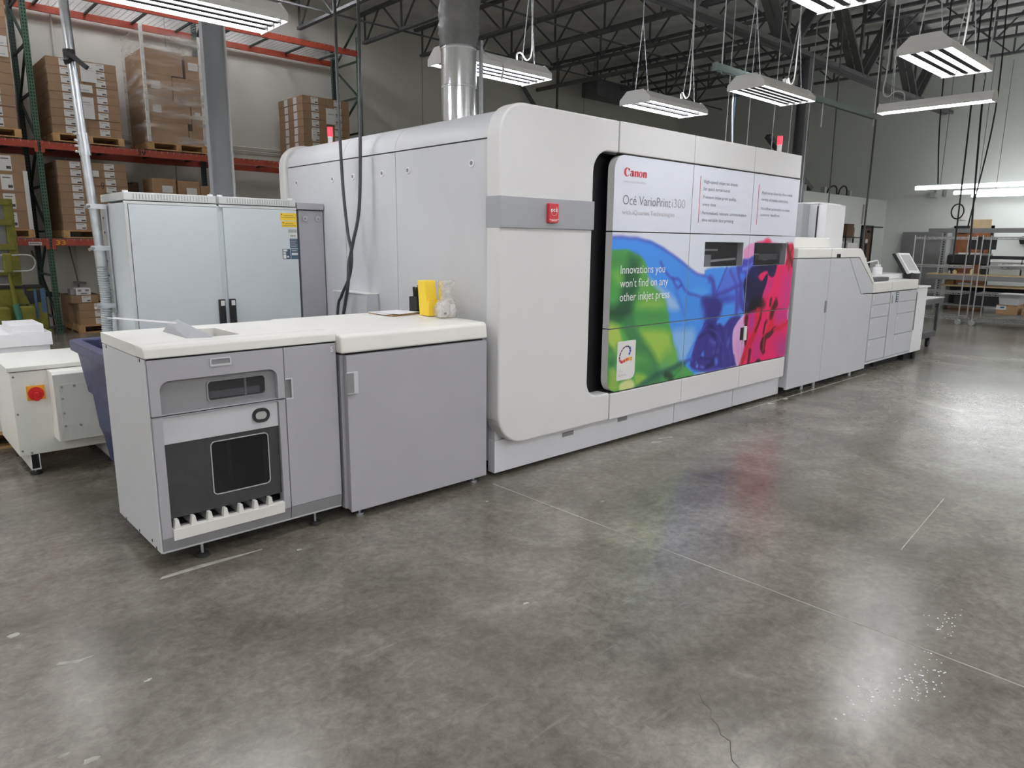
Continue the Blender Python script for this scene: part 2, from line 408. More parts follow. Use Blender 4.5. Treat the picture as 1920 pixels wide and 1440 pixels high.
struct('wall_left', MB().box(RX0-.2, RX0, RY0, RY1, 0, RZ), M_WALL)
struct('wall_front', MB().box(RX0-.2, RX1+.2, RY0-.2, RY0, 0, RZ), M_WALL)
for x in (-1.0, 5.0, 11.0, 17.0): MB().box(x-.006, x+.006, RY1-.004, RY1+.01, 0, RZ).put('panel_joint', M_SGREY, wall_back)
for z in (3.48, 3.40): MB().tube([(2.6,15.17,z),(8.6,15.17,z)], .012, 6).put('conduit', M_WALL, wall_back)
MB().tube([(3.12,15.17,.2),(3.12,15.17,6.5)], .02, 6).put('conduit', M_WALL, wall_back)
# office enclosure at the far right
woff = struct('wall_office', MB().box(14.5, 22.0, 8.0, 8.15, 0, 2.85), M_WALLG)
struct('ceiling_office', MB().box(14.5, 22.0, 8.15, 15.2, 2.75, 2.85), M_WALLG)
d1 = struct('door_1', MB().box(20.45, 21.05, 7.975, 8.02, 0.02, 2.06), M_DOORB)
MB().box(20.36, 20.45, 7.96, 8.03, 0, 2.12).put('frame_post', M_BLACK, d1); MB().box(21.05, 21.13, 7.96, 8.03, 0, 2.12).put('frame_post', M_BLACK, d1)
MB().box(20.36, 21.13, 7.96, 8.03, 2.06, 2.13).put('frame_head', M_BLACK, d1)
MB().box(21.0, 21.75, 7.94, 7.97, 2.085, 2.115).put('door_closer_arm', M_BLACK, d1)
MB().box(20.75, 20.90, 7.93, 7.98, 1.93, 2.0).put('door_closer', M_BLACK, d1)
MB().box(20.66, 20.80, 7.965, 7.98, 1.20, 1.62).put('vision_pane', M_BLACK, d1)
MB().box(20.66, 20.82, 7.968, 7.98, 1.66, 1.76).put('door_sign', M_LABEL, d1)
MB().box(20.62, 20.86, 7.968, 7.98, 0.92, 1.20).put('notice_sheet', M_LABEL, d1)
MB().cyl((20.98,7.975,1.0), (20.98,7.90,1.0), .03, 10).put('door_knob', M_CHROME, d1)
d2 = struct('door_2', MB().box(21.96, 22.02, 5.72, 6.12, 0.02, 2.06), M_DOORR)
MB().box(21.94, 22.03, 6.12, 6.20, 0, 2.13).put('frame_post', M_BLACK, d2); MB().box(21.94, 22.03, 5.28, 5.34, 0, 2.13).put('frame_post', M_BLACK, d2)
MB().box(21.94, 22.03, 5.28, 6.20, 2.06, 2.13).put('frame_head', M_BLACK, d2)
MB().box(21.97, 22.02, 5.34, 5.72, 0.02, 2.06).put('door_leaf', M_DOORR, d2)
MB().box(21.90, 21.96, 5.85, 6.05, 1.94, 2.0).put('door_closer', M_BLACK, d2)

# ---- roof steel
def joist(ya, yb, zb=5.95, zt=6.62):
    root = thing('roof_joist', 'dark open-web steel joist spanning under the roof deck', 'joist', (0, ya, zb), 'roof joists over the hall')
    MB().box(-.05, .05, yb, ya+.12, zt-.06, zt).put('top_chord', M_STEELD, root)
    MB().box(-.05, .05, yb+.5, ya-.15, zb, zb+.055).put('bottom_chord', M_STEELD, root)
    b = ya-.2; first = True
    step = 1.45
    while b-step > yb+.3:
        MB().bar((0,b,zb+.02), (0,b,zt-.02), .035, .035, upv=(0,1,0)).put('web_bar', M_STEELD, root)
        MB().bar((0,b-.03,zb+.02), (0,b-step*.42,zt-.03), .032, .032, upv=(1,0,0)).put('web_bar', M_STEELD, root)
        MB().bar((0,b-step*.5,zt-.03), (0,b-step+.03,zb+.02), .032, .032, upv=(1,0,0)).put('web_bar', M_STEELD, root)
        b -= step
    MB().bar((0,b,zb+.02), (0,b,zt-.02), .035, .035, upv=(0,1,0)).put('web_bar', M_STEELD, root)
    MB().bar((0,b,zb+.02), (0,yb+.2,zt-.05), .035, .035, upv=(1,0,0)).put('web_bar', M_STEELD, root)
    return root
JX = [7.65+1.585*k for k in range(-4, 9)]
ja = joist(15.12, 6.75); jb = joist(6.65, -1.8)
ja.location.x = JX[0]; jb.location.x = JX[6]
ja['label'] = 'dark open-web roof joist running to the back wall, first from the left'
jb['label'] = 'dark open-web roof joist on the near side of the girder, first from the left'; jb['group'] = 'near roof joists'
for i, x in enumerate(JX[1:]): copy_tree(ja, (x-JX[0], 0, 0), 'dark open-web roof joist running to the back wall, %s from the left' % ORD[i+1])
for i, x in enumerate(JX[7:]): copy_tree(jb, (x-JX[6], 0, 0), 'dark open-web roof joist on the near side of the girder, %s from the left' % ORD[i+1])
for i, y in enumerate((13.5, 10.9, 8.3)):
    o = MB().bar((0.5,y,5.965), (21.95,y,5.965), .03, .03).put('bridging_rod', M_STEELD)
    tag(o, ['thin dark bridging rod under the joists, nearest the back wall', 'thin dark bridging rod under the joists, middle of the three', 'thin dark bridging rod under the joists, nearest the girder'][i], 'rod')
g = thing('roof_girder', 'deep dark steel truss girder with V-shaped webs crossing the joists', 'girder', (11, 6.7, 5.02))
MB().box(-2, 21.95, 6.57, 6.68, 5.02, 5.10).box(-2, 21.95, 6.72, 6.83, 5.02, 5.10).put('bottom_chord', M_JOISTL, g)
MB().box(-2, 21.95, 6.57, 6.68, 6.50, 6.60).box(-2, 21.95, 6.72, 6.83, 6.50, 6.60).put('top_chord', M_JOISTL, g)
x = 0.1
while x < 21:
    for dx in (-1.5, -.12, .12, 1.5):
        xe = min(x+dx, 21.8)
        if abs(dx) > 1: 
            for yy in (6.62, 6.78): MB().bar((x+(.1 if dx>0 else -.1),yy,5.08), (xe,yy,6.52), .05, .13, upv=(0,1,0)).put('web_member', M_JOISTL, g)
    MB().bar((x,6.7,5.08), (x,6.7,6.52), .08, .05).put('web_member', M_JOISTL, g)
    x += 3.2
c2 = thing('roof_column', 'dark steel column holding the girder, behind the printing press', 'column', (13.75, 6.7, 0))
MB().box(13.64,13.86,6.60,6.615,0,5.02).box(13.64,13.86,6.785,6.80,0,5.02).box(13.745,13.755,6.61,6.79,0,5.02).put('shaft', M_JOISTL, c2)
MB().box(13.6,13.9,6.55,6.85,0,.02).put('base_plate', M_JOISTL, c2)
c1 = thing('steel_column', 'light grey wide-flange steel column behind the white electrical cabinet', 'column', (3.08, 8.0, 0))
MB().box(2.965,2.98,7.90,7.99,0,6.6).put('flange', M_COLUMN, c1); MB().box(3.19,3.205,7.90,7.99,0,6.6).put('flange', M_WHITE, c1, label='white-lit right flange')  # light on the right flange is put into its white colour
MB().box(2.98,3.19,7.935,7.95,0,6.6).put('web', M_COLUMN, c1)
MB().box(2.9,3.27,7.85,8.18,0,.02).put('base_plate', M_COLUMN, c1)
o = MB().bar((16.3,8.75,4.1), (17.75,8.3,2.95), .16, .10).put('wall_brace', M_STEELD); tag(o, 'dark diagonal steel brace coming down onto the office wall top', 'brace')
o = MB().bar((14.2,15.1,5.95), (15.4,14.7,4.3), .10, .08).put('wall_brace', M_STEELD); tag(o, 'dark diagonal steel brace on the back wall above the press', 'brace')
o = MB().tube([(14.9,6.9,5.8),(14.9,15.1,5.8)], .055, 10).put('sprinkler_pipe', M_JOISTL, smooth=40); tag(o, 'dark sprinkler pipe running just below the joists toward the back wall', 'pipe')
uh = thing('unit_heater', 'dark boxy heater unit hung under the far joists', 'heater', (17.0, 14.2, 5.7))
MB().box(16.1,17.9,13.9,14.5,5.68,6.08).put('casing', M_STEELD, uh, bev=.02)
for x in (16.3, 17.7): MB().tube([(x,14.2,6.08),(x,14.2,6.70)], .012, 6).put('hanger_rod', M_STEELD, uh)
o = MB().tube([(15.2,14.6,0.02),(15.2,14.6,6.6)], .035, 8).put('riser_pipe', M_STEELD, smooth=40); tag(o, 'thin dark riser pipe standing in front of the back wall', 'pipe')

# ---- luminaires
def chain(p0, p1, mb=None):
    mb = mb or MB(); p0 = Vector(p0); p1 = Vector(p1); n = max(2, int((p1-p0).length/.034)); d = (p1-p0)/n
    for i in range(n):
        a = p0+d*i; b = a+d*1.1
        mb.bar(a, b, .011 if i % 2 else .005, .005 if i % 2 else .011, upv=(0,1,0))
    return mb
def luminaire(cx, cy, z, label, ntube=4, w=.44, along='x', L=1.22, vis=True, cord=True, uplight=True):
    f = thing('high_bay_light', label, 'light', (cx, cy, z), 'hanging fluorescent fixtures')
    h = .135 if w > .3 else .11
    tx, ty = (1, 0) if along == 'x' else (0, 1)
    def W(l, s, zz): return (cx+l*tx-s*ty, cy+l*ty+s*tx, z+zz)
    hw = w/2; q = hw*.55
    g2 = .105 if (w > .3 and uplight) else .0
    def pr(poly, l0, l1, m=None):
        m = m or MB(); n = len(poly)
        vs = [W(l0,s,zz) for s,zz in poly]+[W(l1,s,zz) for s,zz in poly]
        fs = [tuple(range(n)), tuple(reversed(range(n,2*n)))]+[(i,n+i,n+(i+1)%n,(i+1)%n) for i in range(n)]
        return m.add(vs, fs)
    # reflector wings; an unseen slot is added in the housing ridge to brighten the ceiling
    for sg in (-1, 1):
        pr([(sg*hw,0),(sg*hw,.045),(sg*q,h),(sg*g2,h),(sg*g2,h-.008),(sg*(q-.004),h-.012),(sg*(hw-.006),.040),(sg*(hw-.006),0)], -L/2, L/2).put('housing_wing', M_FIX, f)
    plate = [(-hw-.004,-.008),(-hw-.004,.05),(-q,h+.008),(q,h+.008),(hw+.004,.05),(hw+.004,-.008)]
    pr(plate, -L/2-.008, -L/2).put('end_plate', M_FIX, f); pr(plate, L/2, L/2+.008).put('end_plate', M_FIX, f)
    for k in range(ntube):
        s = 0 if ntube == 1 else (-hw+.055)+(w-.11)*k/(ntube-1)
        MB().tube([W(-L/2+.03,s,.028), W(L/2-.03,s,.028)], .016, 8).put('tube', M_TUBE, f, smooth=60)
    if ntube > 1:
        m = MB()
        for k in range(ntube-1):
            s = (-hw+.055)+(w-.11)*(k+.5)/(ntube-1)
            m.bar(W(-L/2+.01,s,.030 if vis else .046), W(L/2-.01,s,.030 if vis else .046), .052, .05 if vis else .02)
        m.put('reflector_ridges', M_RIDGE, f, kind='stuff')
    if vis:
        for sgn in (-1, 1):
            a = W(sgn*L*.42, 0, h+.8)
            m = chain(W(sgn*L*.40, -q*.8, h), a); chain(W(sgn*L*.40, q*.8, h), a, m); m2 = (a[0], a[1], 5.96); chain(a, m2, m)
            m.put('chain', M_GALV, f, kind='stuff')
        if cord:
            MB().tube(smooth_path([W(L*.28,0,h), W(L*.29,.02,h+.10), W(L*.36,.05,h+.13), W(L*.43,.06,h+.08), W(L*.48,.05,h+.16), W(L*.47,.03,h+.45), W(L*.46,.02,h+1.2), W(L*.46,.02,5.96-z)]), .009, 6).put('power_cord', M_CORDW, f, smooth=50)
    return f
luminaire(1.90, 5.30, 3.12, 'bright fluorescent fixture at the top left, above the electrical cabinet', 4)
luminaire(4.90, 5.60, 3.23, 'fluorescent fixture partly behind the round metal duct', 4)
luminaire(7.72, 5.55, 3.23, 'fluorescent fixture with a dark gap between its tubes, left of the green strut', 3)
luminaire(8.10, 4.33, 3.28, 'fluorescent fixture under the left end of the green strut channel', 5)
luminaire(7.80, 2.45, 3.28, 'four-tube fluorescent fixture tilted in view at the top right', 4)
luminaire(4.90, 2.42, 3.28, 'fluorescent fixture cut off by the top edge of the photo', 4)
luminaire(9.90, 3.18, 3.24, 'narrow single-tube fixture hanging crosswise on the right', 1, .2, 'y', 1.24)
for i, (x, y) in enumerate(((-0.9,5.7),(2.0,2.42),(-3.8,5.7),(-5.3,4.0),(-5.3,.8),(-5.3,7.0),(-3.8,-.9),(-3.8,-4.2),(-.9,-4.2),(4.9,-4.2),(10.8,-4.2),(16.6,-4.2),(-3.8,2.4),(-0.9,-.9),(2.0,-.9),(4.9,-.9),(7.8,-.9),(10.8,-.9),(13.7,-.9),(13.7,1.6),(16.6,-.9),(16.6,1.2),(2.0,-4.2),(7.8,-4.2),(13.7,-4.2),(19.5,-1.5),
        *[(x, y) for y in (-7.5, -10.8, -14.0) for x in (-3.8, -.9, 2.0, 4.9, 7.8, 10.8, 13.7, 16.6)])):
    luminaire(x, y, 3.28, 'fluorescent fixture over the floor outside the picture', 4, vis=False)  # unseen fixtures: the lamp grid carried on, with more added for fill light
for x, y in ((-3.2,11.6),(-1.2,11.6),(-3.2,8.4),(-1.2,8.0),(1.0,8.6)):
    luminaire(x, y, 6.05, 'fluorescent fixture mounted high under the roof, above the picture', 4, vis=False)
for x in (-3.0, -1.0, 0.4, 2.1, 3.7, 5.2, 6.75):
    luminaire(x, 13.4, 6.36, 'fluorescent fixture mounted high under the roof, above the pallet rack', 4, vis=False, along='y')
for i, (x, y1) in enumerate(((18.2,6.03),(20.3,5.84),(20.95,5.62))):
    zo = -.04 if i == 2 else 0
    s = thing('led_strip_light', ['long white strip light over the wire racks, nearest of the three', 'long white strip light, middle of the three over the workbench', 'long white strip light, farthest of the three, by the end wall'][i], 'light', (x, y1-2.4, 2.9), 'strip lights over the workbench')
    MB().box(x-.02, x+.02, y1-4.9, y1, 2.916+zo, 2.94+zo).put('housing', M_FIX, s)
    MB().box(x-.04, x+.04, y1-4.9, y1, 2.85+zo, 2.915+zo).put('diffuser', M_STRIPL, s)
    for yy in (y1-.5, y1-2.6, y1-4.5): MB().tube([(x,yy,2.93+zo),(x,yy,5.96)], .006, 5).put('hanger_wire', M_STEELD, s)

ART=[(0,[(4.1,1.64),(4.31,1.64),(4.51,1.63),(4.67,1.61),(4.8,1.57),(4.94,1.51),(5.08,1.46),(5.19,1.4),(5.3,1.35),(5.45,1.32),(5.44,1.4),(6.07,1.39),(6.07,1.47),(6.16,1.47),(6.18,1.46),(6.26,1.51),(6.36,1.41),(6.29,1.33),(6.18,.94),(6.11,.9),(5.96,.81),(6.05,.45),(5.55,.47),(5.38,.46),(5.16,.44),(5.18,.44),(4.17,.46),(4.12,1.03)],(.27,.53,.85),1,.012),
(0,[(4.61,1.34),(4.7,1.3),(4.83,1.24),(4.97,1.18),(5.05,1.12),(5.11,1.05),(4.93,1.05),(4.88,1.14),(4.75,1.23),(4.65,1.29)],(.6,.72,.86),.9,.03),
(0,[(4.98,.89),(5.18,.88),(5.21,.88),(5.32,.88),(5.36,.82),(5.32,.71),(5.22,.61),(5.12,.59),(5.03,.76)],(.52,.68,.85),.9,.04),
(0,[(5.2,1.21),(5.44,1.24),(5.57,1.14),(5.41,1.15),(5.27,1.17)],(.32,.6,.92),.7,.03),
(.022,[(4.1,1.64),(4.31,1.64),(4.51,1.63),(4.67,1.6),(4.8,1.56),(4.94,1.51),(5.08,1.45),(5.19,1.4),(5.3,1.35),(5.45,1.32),(5.53,1.31),(5.59,1.28),(5.61,1.24),(5.64,1.17)],(.28,.3,.7),.75,.022),
(.06,[(5.53,1.3),(5.59,1.27),(5.61,1.15)],(.26,.24,.6),.85,.04),
(.022,[(4.79,1.45),(4.86,1.37),(4.96,1.31),(5.05,1.31),(5.08,1.29),(5.1,1.26),(5.17,1.2),(5.28,1.16),(5.19,1.19),(5.32,1.16),(5.49,1.13)],(.27,.28,.66),.8,.02),
(.02,[(4.97,1.32),(5.0,1.27),(5.05,1.23),(5.1,1.26)],(.28,.27,.64),.9,.02),
(.03,[(5.02,1.24),(5.06,1.15),(5.17,1.01)],(.25,.42,.78),.7,.04),
(0,[(5.8,1.39),(5.65,1.17),(5.73,1.15),(6.04,1.23),(6.09,1.24),(6.02,1.39)],(.32,.4,.78),.8,.03),
(0,[(5.72,1.14),(6.0,1.14),(6.13,1.21),(6.17,1.04),(6.02,.95),(5.97,1.1),(5.79,1.06)],(.3,.36,.74),.85,.03),
(.025,[(5.8,1.39),(5.65,1.17)],(.27,.25,.62),.8,.02),
(.04,[(5.64,1.15),(5.84,1.18),(6.06,1.23)],(.27,.25,.62),.9,.025),
(.03,[(5.86,1.36),(5.98,1.24)],(.28,.26,.62),.8,.03),
(.07,[(6.0,1.39),(6.04,1.31),(6.08,1.24),(6.07,1.1),(6.14,1.01)],(.25,.23,.58),.9,.03),
(.05,[(5.99,1.2),(6.03,1.07),(6.02,.97)],(.27,.25,.62),.85,.03),
(0,[(5.78,1.14),(5.98,1.12),(5.94,1.09),(5.79,1.07),(5.68,1.12)],(.24,.24,.62),.8,.04),
(0,[(6.03,1.4),(6.07,1.47),(6.17,1.47),(6.26,1.51),(6.28,1.39),(6.18,1.32),(6.16,1.31),(6.09,1.24),(6.02,1.33)],(.25,.26,.66),.95,.02),
(0,[(6.02,1.34),(6.15,1.33),(6.08,1.24)],(.27,.48,.84),.9,.02),
(.035,[(6.09,1.37),(6.18,1.38),(6.17,1.38),(6.24,1.41)],(.42,.5,.88),.9,.02),
(0,[(5.41,1.14),(5.64,1.15),(5.72,1.11),(5.77,1.07),(5.76,1.02),(5.74,.96),(5.7,.92),(5.47,.94),(5.48,1.02),(5.42,1.09)],(.2,.18,.46),1,.03),
(0,[(5.41,1.1),(5.46,1.1),(5.52,.94),(5.45,.96)],(.24,.27,.62),.7,.05),
(0,[(5.49,.94),(5.71,.95),(5.68,.88),(5.75,.89),(5.81,.86),(5.85,.88),(5.94,.94),(6.14,.94),(6.04,.86),(5.97,.81),(6.0,.69),(6.01,.59),(6.04,.58),(6.07,.5),(6.1,.45),(5.8,.46),(5.55,.46),(5.3,.52),(5.31,.6),(5.35,.73),(5.39,.8),(5.46,.87)],(.22,.2,.5),1,.015),
(0,[(5.59,.76),(5.71,.74),(5.69,.69),(5.6,.72)],(.36,.36,.68),.8,.03),
(0,[(5.65,.65),(5.76,.65),(5.74,.61),(5.67,.6)],(.33,.33,.64),.7,.03),
(0,[(5.46,.63),(5.51,.67),(5.53,.58),(5.48,.61)],(.28,.46,.8),.95,.012),
(0,[(5.38,.59),(5.44,.54),(5.42,.51),(5.39,.53)],(.42,.55,.85),.95,.012),
(0,[(5.46,.53),(5.53,.52),(5.52,.5),(5.47,.51)],(.38,.44,.8),.9,.012),
(0,[(5.7,.58),(5.75,.57),(5.75,.51),(5.71,.51)],(.33,.44,.8),.9,.015),
(0,[(5.9,.73),(5.94,.75),(5.94,.68),(5.89,.65)],(.33,.4,.72),.8,.02),
(0,[(5.81,.61),(5.87,.61),(5.86,.53),(5.82,.54)],(.3,.28,.6),.7,.03),
(0,[(5.54,.88),(5.62,.91),(5.69,.8),(5.68,.75),(5.61,.8)],(.13,.11,.32),.85,.03),
(.05,[(5.66,.55),(5.66,.51),(5.58,.51)],(.13,.1,.33),.9,.02),
(.012,[(5.52,.73),(5.55,.47)],(.17,.15,.42),.8,.01),
(.03,[(5.2,.58),(5.25,.6),(5.33,.6)],(.26,.3,.68),.8,.015),
(.02,[(5.24,.61),(5.36,.77),(5.52,.9)],(.24,.4,.8),.6,.02),
(0,[(5.55,.49),(5.8,.48),(5.8,.45),(5.55,.46)],(.3,.28,.66),.8,.02),
(.02,[(5.41,.78),(5.53,.83),(5.63,.8),(5.73,.71),(5.7,.62)],(.15,.13,.36),.7,.02),
(.02,[(5.75,.87),(5.83,.76),(5.78,.65),(5.82,.51)],(.15,.13,.36),.6,.02),
(.016,[(5.89,.83),(5.86,.74),(5.94,.62),(6.0,.5)],(.32,.31,.62),.6,.016),
(.018,[(5.39,.55),(5.46,.61),(5.62,.57),(5.74,.61)],(.15,.13,.36),.7,.016),
(.014,[(5.59,.85),(5.72,.8),(5.82,.69)],(.34,.33,.64),.5,.014),
(0,[(6.07,1.56),(6.18,1.6),(6.18,1.6),(6.26,1.61),(6.41,1.63),(6.48,1.65),(6.56,1.64),(6.65,1.61),(6.9,1.6),(6.28,1.5),(6.26,1.5),(6.18,1.46),(6.07,1.47),(6.07,1.47)],(.84,.56,.73),1,.012),
(0,[(6.26,1.61),(6.41,1.62),(6.48,1.65),(6.54,1.65),(6.59,1.61),(6.45,1.58)],(.86,.13,.33),.95,.02),
(0,[(6.14,.94),(6.18,.94),(6.2,.78),(6.2,.61),(6.16,.46),(6.1,.46),(6.05,.58),(6.01,.59),(5.97,.81),(6.04,.87)],(.8,.62,.79),1,.01),
(0,[(6.03,.69),(6.19,.64),(6.16,.46),(6.09,.5)],(.76,.5,.71),.7,.06),
(0,[(6.17,.89),(6.29,1.09),(6.3,1.36),(6.72,1.42),(6.93,1.4),(6.9,1.59),(6.96,1.61),(7.06,1.6),(7.09,1.37),(7.07,.79),(6.15,.86)],(.84,.12,.37),1,.012),
(0,[(6.14,1.01),(6.21,.75),(6.21,.62),(6.13,.4),(7.12,.34),(7.09,.99)],(.82,.12,.37),1,.012),
(0,[(6.58,1.27),(6.69,1.23),(6.53,1.09),(6.5,1.09)],(.72,.2,.52),.9,.05),
(0,[(6.88,1.3),(7.09,1.36),(7.09,.92),(6.84,.96),(6.88,1.19)],(.74,.2,.5),.8,.1),
(0,[(6.75,.94),(7.08,.95),(7.05,.82),(6.78,.82)],(.7,.2,.49),.85,.06),
(0,[(6.75,.65),(7.08,.68),(7.08,.45),(6.89,.5)],(.68,.2,.48),.8,.09),
(0,[(6.96,.59),(7.07,.61),(7.06,.45),(6.91,.49)],(.58,.24,.47),.8,.08),
(0,[(6.25,.94),(6.36,.94),(6.37,.82),(6.28,.77)],(.6,.23,.54),.85,.05),
(0,[(6.39,.69),(6.51,.72),(6.53,.49),(6.4,.5)],(.66,.2,.5),.8,.07),
(0,[(6.9,1.59),(6.97,1.61),(7.05,1.6),(7.06,1.4),(6.99,1.35),(6.93,1.4)],(.74,.16,.24),.9,.03),
(.05,[(6.91,1.59),(6.97,1.5),(7.05,1.4)],(.32,.09,.12),.85,.02),
(.025,[(7.03,1.57),(6.97,1.47),(6.93,1.4)],(.4,.1,.14),.8,.02),
(.02,[(6.98,1.45),(6.98,1.35)],(.45,.1,.14),.7,.02),
(0,[(6.28,1.41),(6.17,1.32),(6.1,1.24),(6.16,1.1),(6.16,.95),(6.25,.97),(6.4,.99),(6.48,1.06),(6.5,1.13),(6.54,1.2),(6.57,1.28),(6.55,1.33),(6.5,1.29),(6.46,1.24),(6.38,1.28),(6.36,1.3),(6.54,1.36),(6.57,1.31),(6.63,1.28),(6.67,1.28),(6.71,1.32),(6.74,1.4),(6.72,1.41)],(.09,.08,.24),1,.01),
(0,[(6.19,1.39),(6.37,1.37),(6.35,1.3),(6.38,1.26),(6.2,1.33)],(.13,.13,.38),.8,.05),
(0,[(6.15,.96),(6.25,1.06),(6.35,1.11),(6.52,1.08),(6.51,.99),(6.41,.97),(6.31,.97),(6.23,.95)],(.07,.06,.09),.95,.03),
(0,[(6.5,1.07),(6.57,1.03),(6.55,.98),(6.47,.98),(6.47,1.03)],(.28,.08,.1),.85,.03),
(0,[(6.16,1.05),(6.21,1.06),(6.25,1.04),(6.19,.96),(6.15,.96)],(.23,.2,.48),.85,.03),
(0,[(6.41,.88),(6.4,.92),(6.49,.93),(6.5,.87)],(.62,.1,.16),.7,.03),
(.075,[(6.43,.96),(6.46,.88),(6.39,.74),(6.28,.61),(6.17,.45)],(.72,.1,.2),.95,.02),
(.035,[(6.49,.96),(6.47,.87),(6.41,.77)],(.3,.08,.1),.85,.02),
(.02,[(6.43,.95),(6.41,.82)],(.85,.14,.24),.8,.02),
(.05,[(6.33,.58),(6.31,.44)],(.3,.07,.1),.9,.015),
(.012,[(6.31,.64),(6.26,.54),(6.23,.45)],(.8,.3,.36),.7,.01),
(0,[(6.18,.94),(6.25,.94),(6.24,.85),(6.27,.71),(6.22,.61),(6.19,.79)],(.27,.1,.13),1,.012),
(.1,[(6.7,.95),(6.72,.81),(6.67,.76)],(.78,.12,.2),.9,.03),
(.04,[(6.67,1.06),(6.66,1.01)],(.22,.07,.09),.9,.02),
(.04,[(6.77,1.06),(6.75,1.03)],(.35,.08,.12),.85,.02),
(.08,[(6.78,1.01),(6.74,.99),(6.7,.9)],(.26,.07,.09),.9,.025),
(.04,[(6.61,.85),(6.58,.81),(6.57,.74)],(.28,.07,.1),.9,.02),
(.06,[(6.79,.76),(6.69,.71),(6.61,.69),(6.55,.66),(6.55,.59),(6.6,.55)],(.29,.08,.11),.95,.015),
(.05,[(6.61,.68),(6.6,.6)],(.29,.08,.11),.9,.015),
(.05,[(7.06,.81),(6.93,.77),(6.79,.75)],(.72,.1,.22),.9,.02),
(.01,[(6.63,.93),(6.61,.79),(6.58,.56)],(.8,.35,.38),.8,.008),
(0,[(6.45,.46),(6.48,.48),(6.52,.48),(6.56,.46),(6.56,.43),(6.45,.43)],(.12,.05,.09),1,.012),
(0,[(4.09,1.53),(4.17,1.54),(4.23,1.55),(4.28,1.55),(4.36,1.55),(4.45,1.52),(4.54,1.49),(4.59,1.45),(4.61,1.4),(4.61,1.36),(4.63,1.31),(4.7,1.25),(4.79,1.21),(4.86,1.16),(4.91,1.07),(4.95,.97),(4.98,.89),(5.06,.71),(5.12,.59),(5.17,.57),(5.2,.56),(5.2,.57),(5.37,.47),(5.38,.45),(5.16,.44),(5.18,.44),(4.28,.44),(4.14,.45),(4.11,1.03)],(.29,.57,.3),1,.01),
(0,[(4.49,1.43),(4.6,1.43),(4.61,1.33),(4.79,1.21),(4.88,1.13),(4.91,1.07),(4.52,1.09),(4.49,1.22),(4.52,1.34)],(.36,.6,.29),.9,.04),
(0,[(4.51,1.12),(4.62,1.17),(4.85,1.15),(4.89,1.08),(4.63,1.07),(4.52,1.1)],(.5,.67,.3),.9,.05),
(0,[(4.11,1.5),(4.36,1.51),(4.41,1.44),(4.11,1.44)],(.25,.48,.26),.8,.05),
(0,[(4.38,1.51),(4.49,1.49),(4.53,1.43),(4.51,1.34),(4.5,1.22),(4.45,1.13),(4.46,1.01),(4.14,1.03),(4.13,1.13),(4.26,1.14),(4.29,1.25),(4.32,1.32),(4.31,1.39),(4.38,1.42)],(.17,.33,.23),.92,.05),
(0,[(4.13,1.12),(4.43,1.12),(4.44,1.01),(4.14,1.03)],(.16,.29,.21),.9,.06),
(0,[(4.19,1.38),(4.26,1.39),(4.31,1.35),(4.3,1.29),(4.26,1.28),(4.21,1.33)],(.46,.66,.29),.9,.04),
(0,[(4.16,1.28),(4.29,1.27),(4.27,1.14),(4.17,1.14)],(.28,.57,.3),.9,.05),
(0,[(4.46,1.08),(4.91,1.05),(4.95,.97),(4.47,1.01)],(.27,.51,.29),.9,.04),
(0,[(4.14,1.02),(4.31,.97),(4.33,.89),(4.36,.83),(4.27,.84),(4.27,.73),(4.15,.84)],(.65,.73,.33),.95,.03),
(0,[(4.52,.93),(4.64,.92),(4.97,.89),(5.0,.79),(5.11,.59),(4.93,.58),(4.82,.6),(4.75,.63),(4.61,.78)],(.58,.71,.3),.95,.04),
(0,[(4.88,.69),(5.05,.74),(5.12,.59),(4.98,.57),(4.83,.58)],(.37,.6,.31),.9,.06),
(0,[(4.79,.61),(5.1,.59),(5.16,.57),(4.83,.52)],(.33,.56,.4),.8,.05),
(.15,[(4.41,.97),(4.47,.87),(4.59,.76),(4.72,.65),(4.8,.52),(4.82,.44)],(.24,.45,.28),.95,.06),
(.05,[(4.33,.95),(4.37,.86)],(.3,.58,.28),.8,.04),
(0,[(4.51,.74),(4.66,.7),(4.75,.61),(4.52,.62)],(.36,.6,.31),.85,.05),
(0,[(4.5,.65),(4.74,.61),(4.8,.52),(4.59,.57)],(.25,.48,.28),.85,.06),
(0,[(4.15,.84),(4.22,.81),(4.26,.76),(4.27,.66),(4.16,.66)],(.22,.42,.26),.95,.025),
(0,[(4.15,.8),(4.25,.77),(4.26,.73),(4.15,.73)],(.32,.56,.29),.8,.04),
(0,[(4.16,.65),(4.27,.65),(4.32,.54),(4.31,.45),(4.17,.48)],(.53,.66,.29),.95,.02),
(0,[(4.16,.65),(4.2,.64),(4.2,.52),(4.16,.52)],(.28,.48,.27),.8,.04),
(0,[(4.32,.53),(4.49,.54),(4.54,.45),(4.32,.44)],(.79,.8,.54),.95,.015),
(0,[(4.5,.58),(4.62,.56),(4.7,.51),(4.56,.45),(4.53,.46)],(.53,.67,.29),.95,.02),
(.05,[(4.56,.45),(4.73,.5),(4.85,.53),(5.02,.55),(5.16,.58),(5.21,.58)],(.19,.35,.3),.85,.03),
(.06,[(4.94,.51),(5.04,.48),(5.01,.46)],(.15,.21,.16),.85,.03),
(.012,[(5.04,.47),(5.1,.51),(5.18,.54)],(.2,.4,.26),.7,.015)]
# ================================================================ PRINTING PRESS
def arc(cx, cz, r, a0, a1, n=8):
    return [(cx+r*math.cos(math.radians(a0+(a1-a0)*i/n)), cz+r*math.sin(math.radians(a0+(a1-a0)*i/n))) for i in range(n+1)]
pr = thing('printing_press', 'large white and grey inkjet press with colourful ink artwork on its doors', 'printer', (5.1, 5.0, 0))
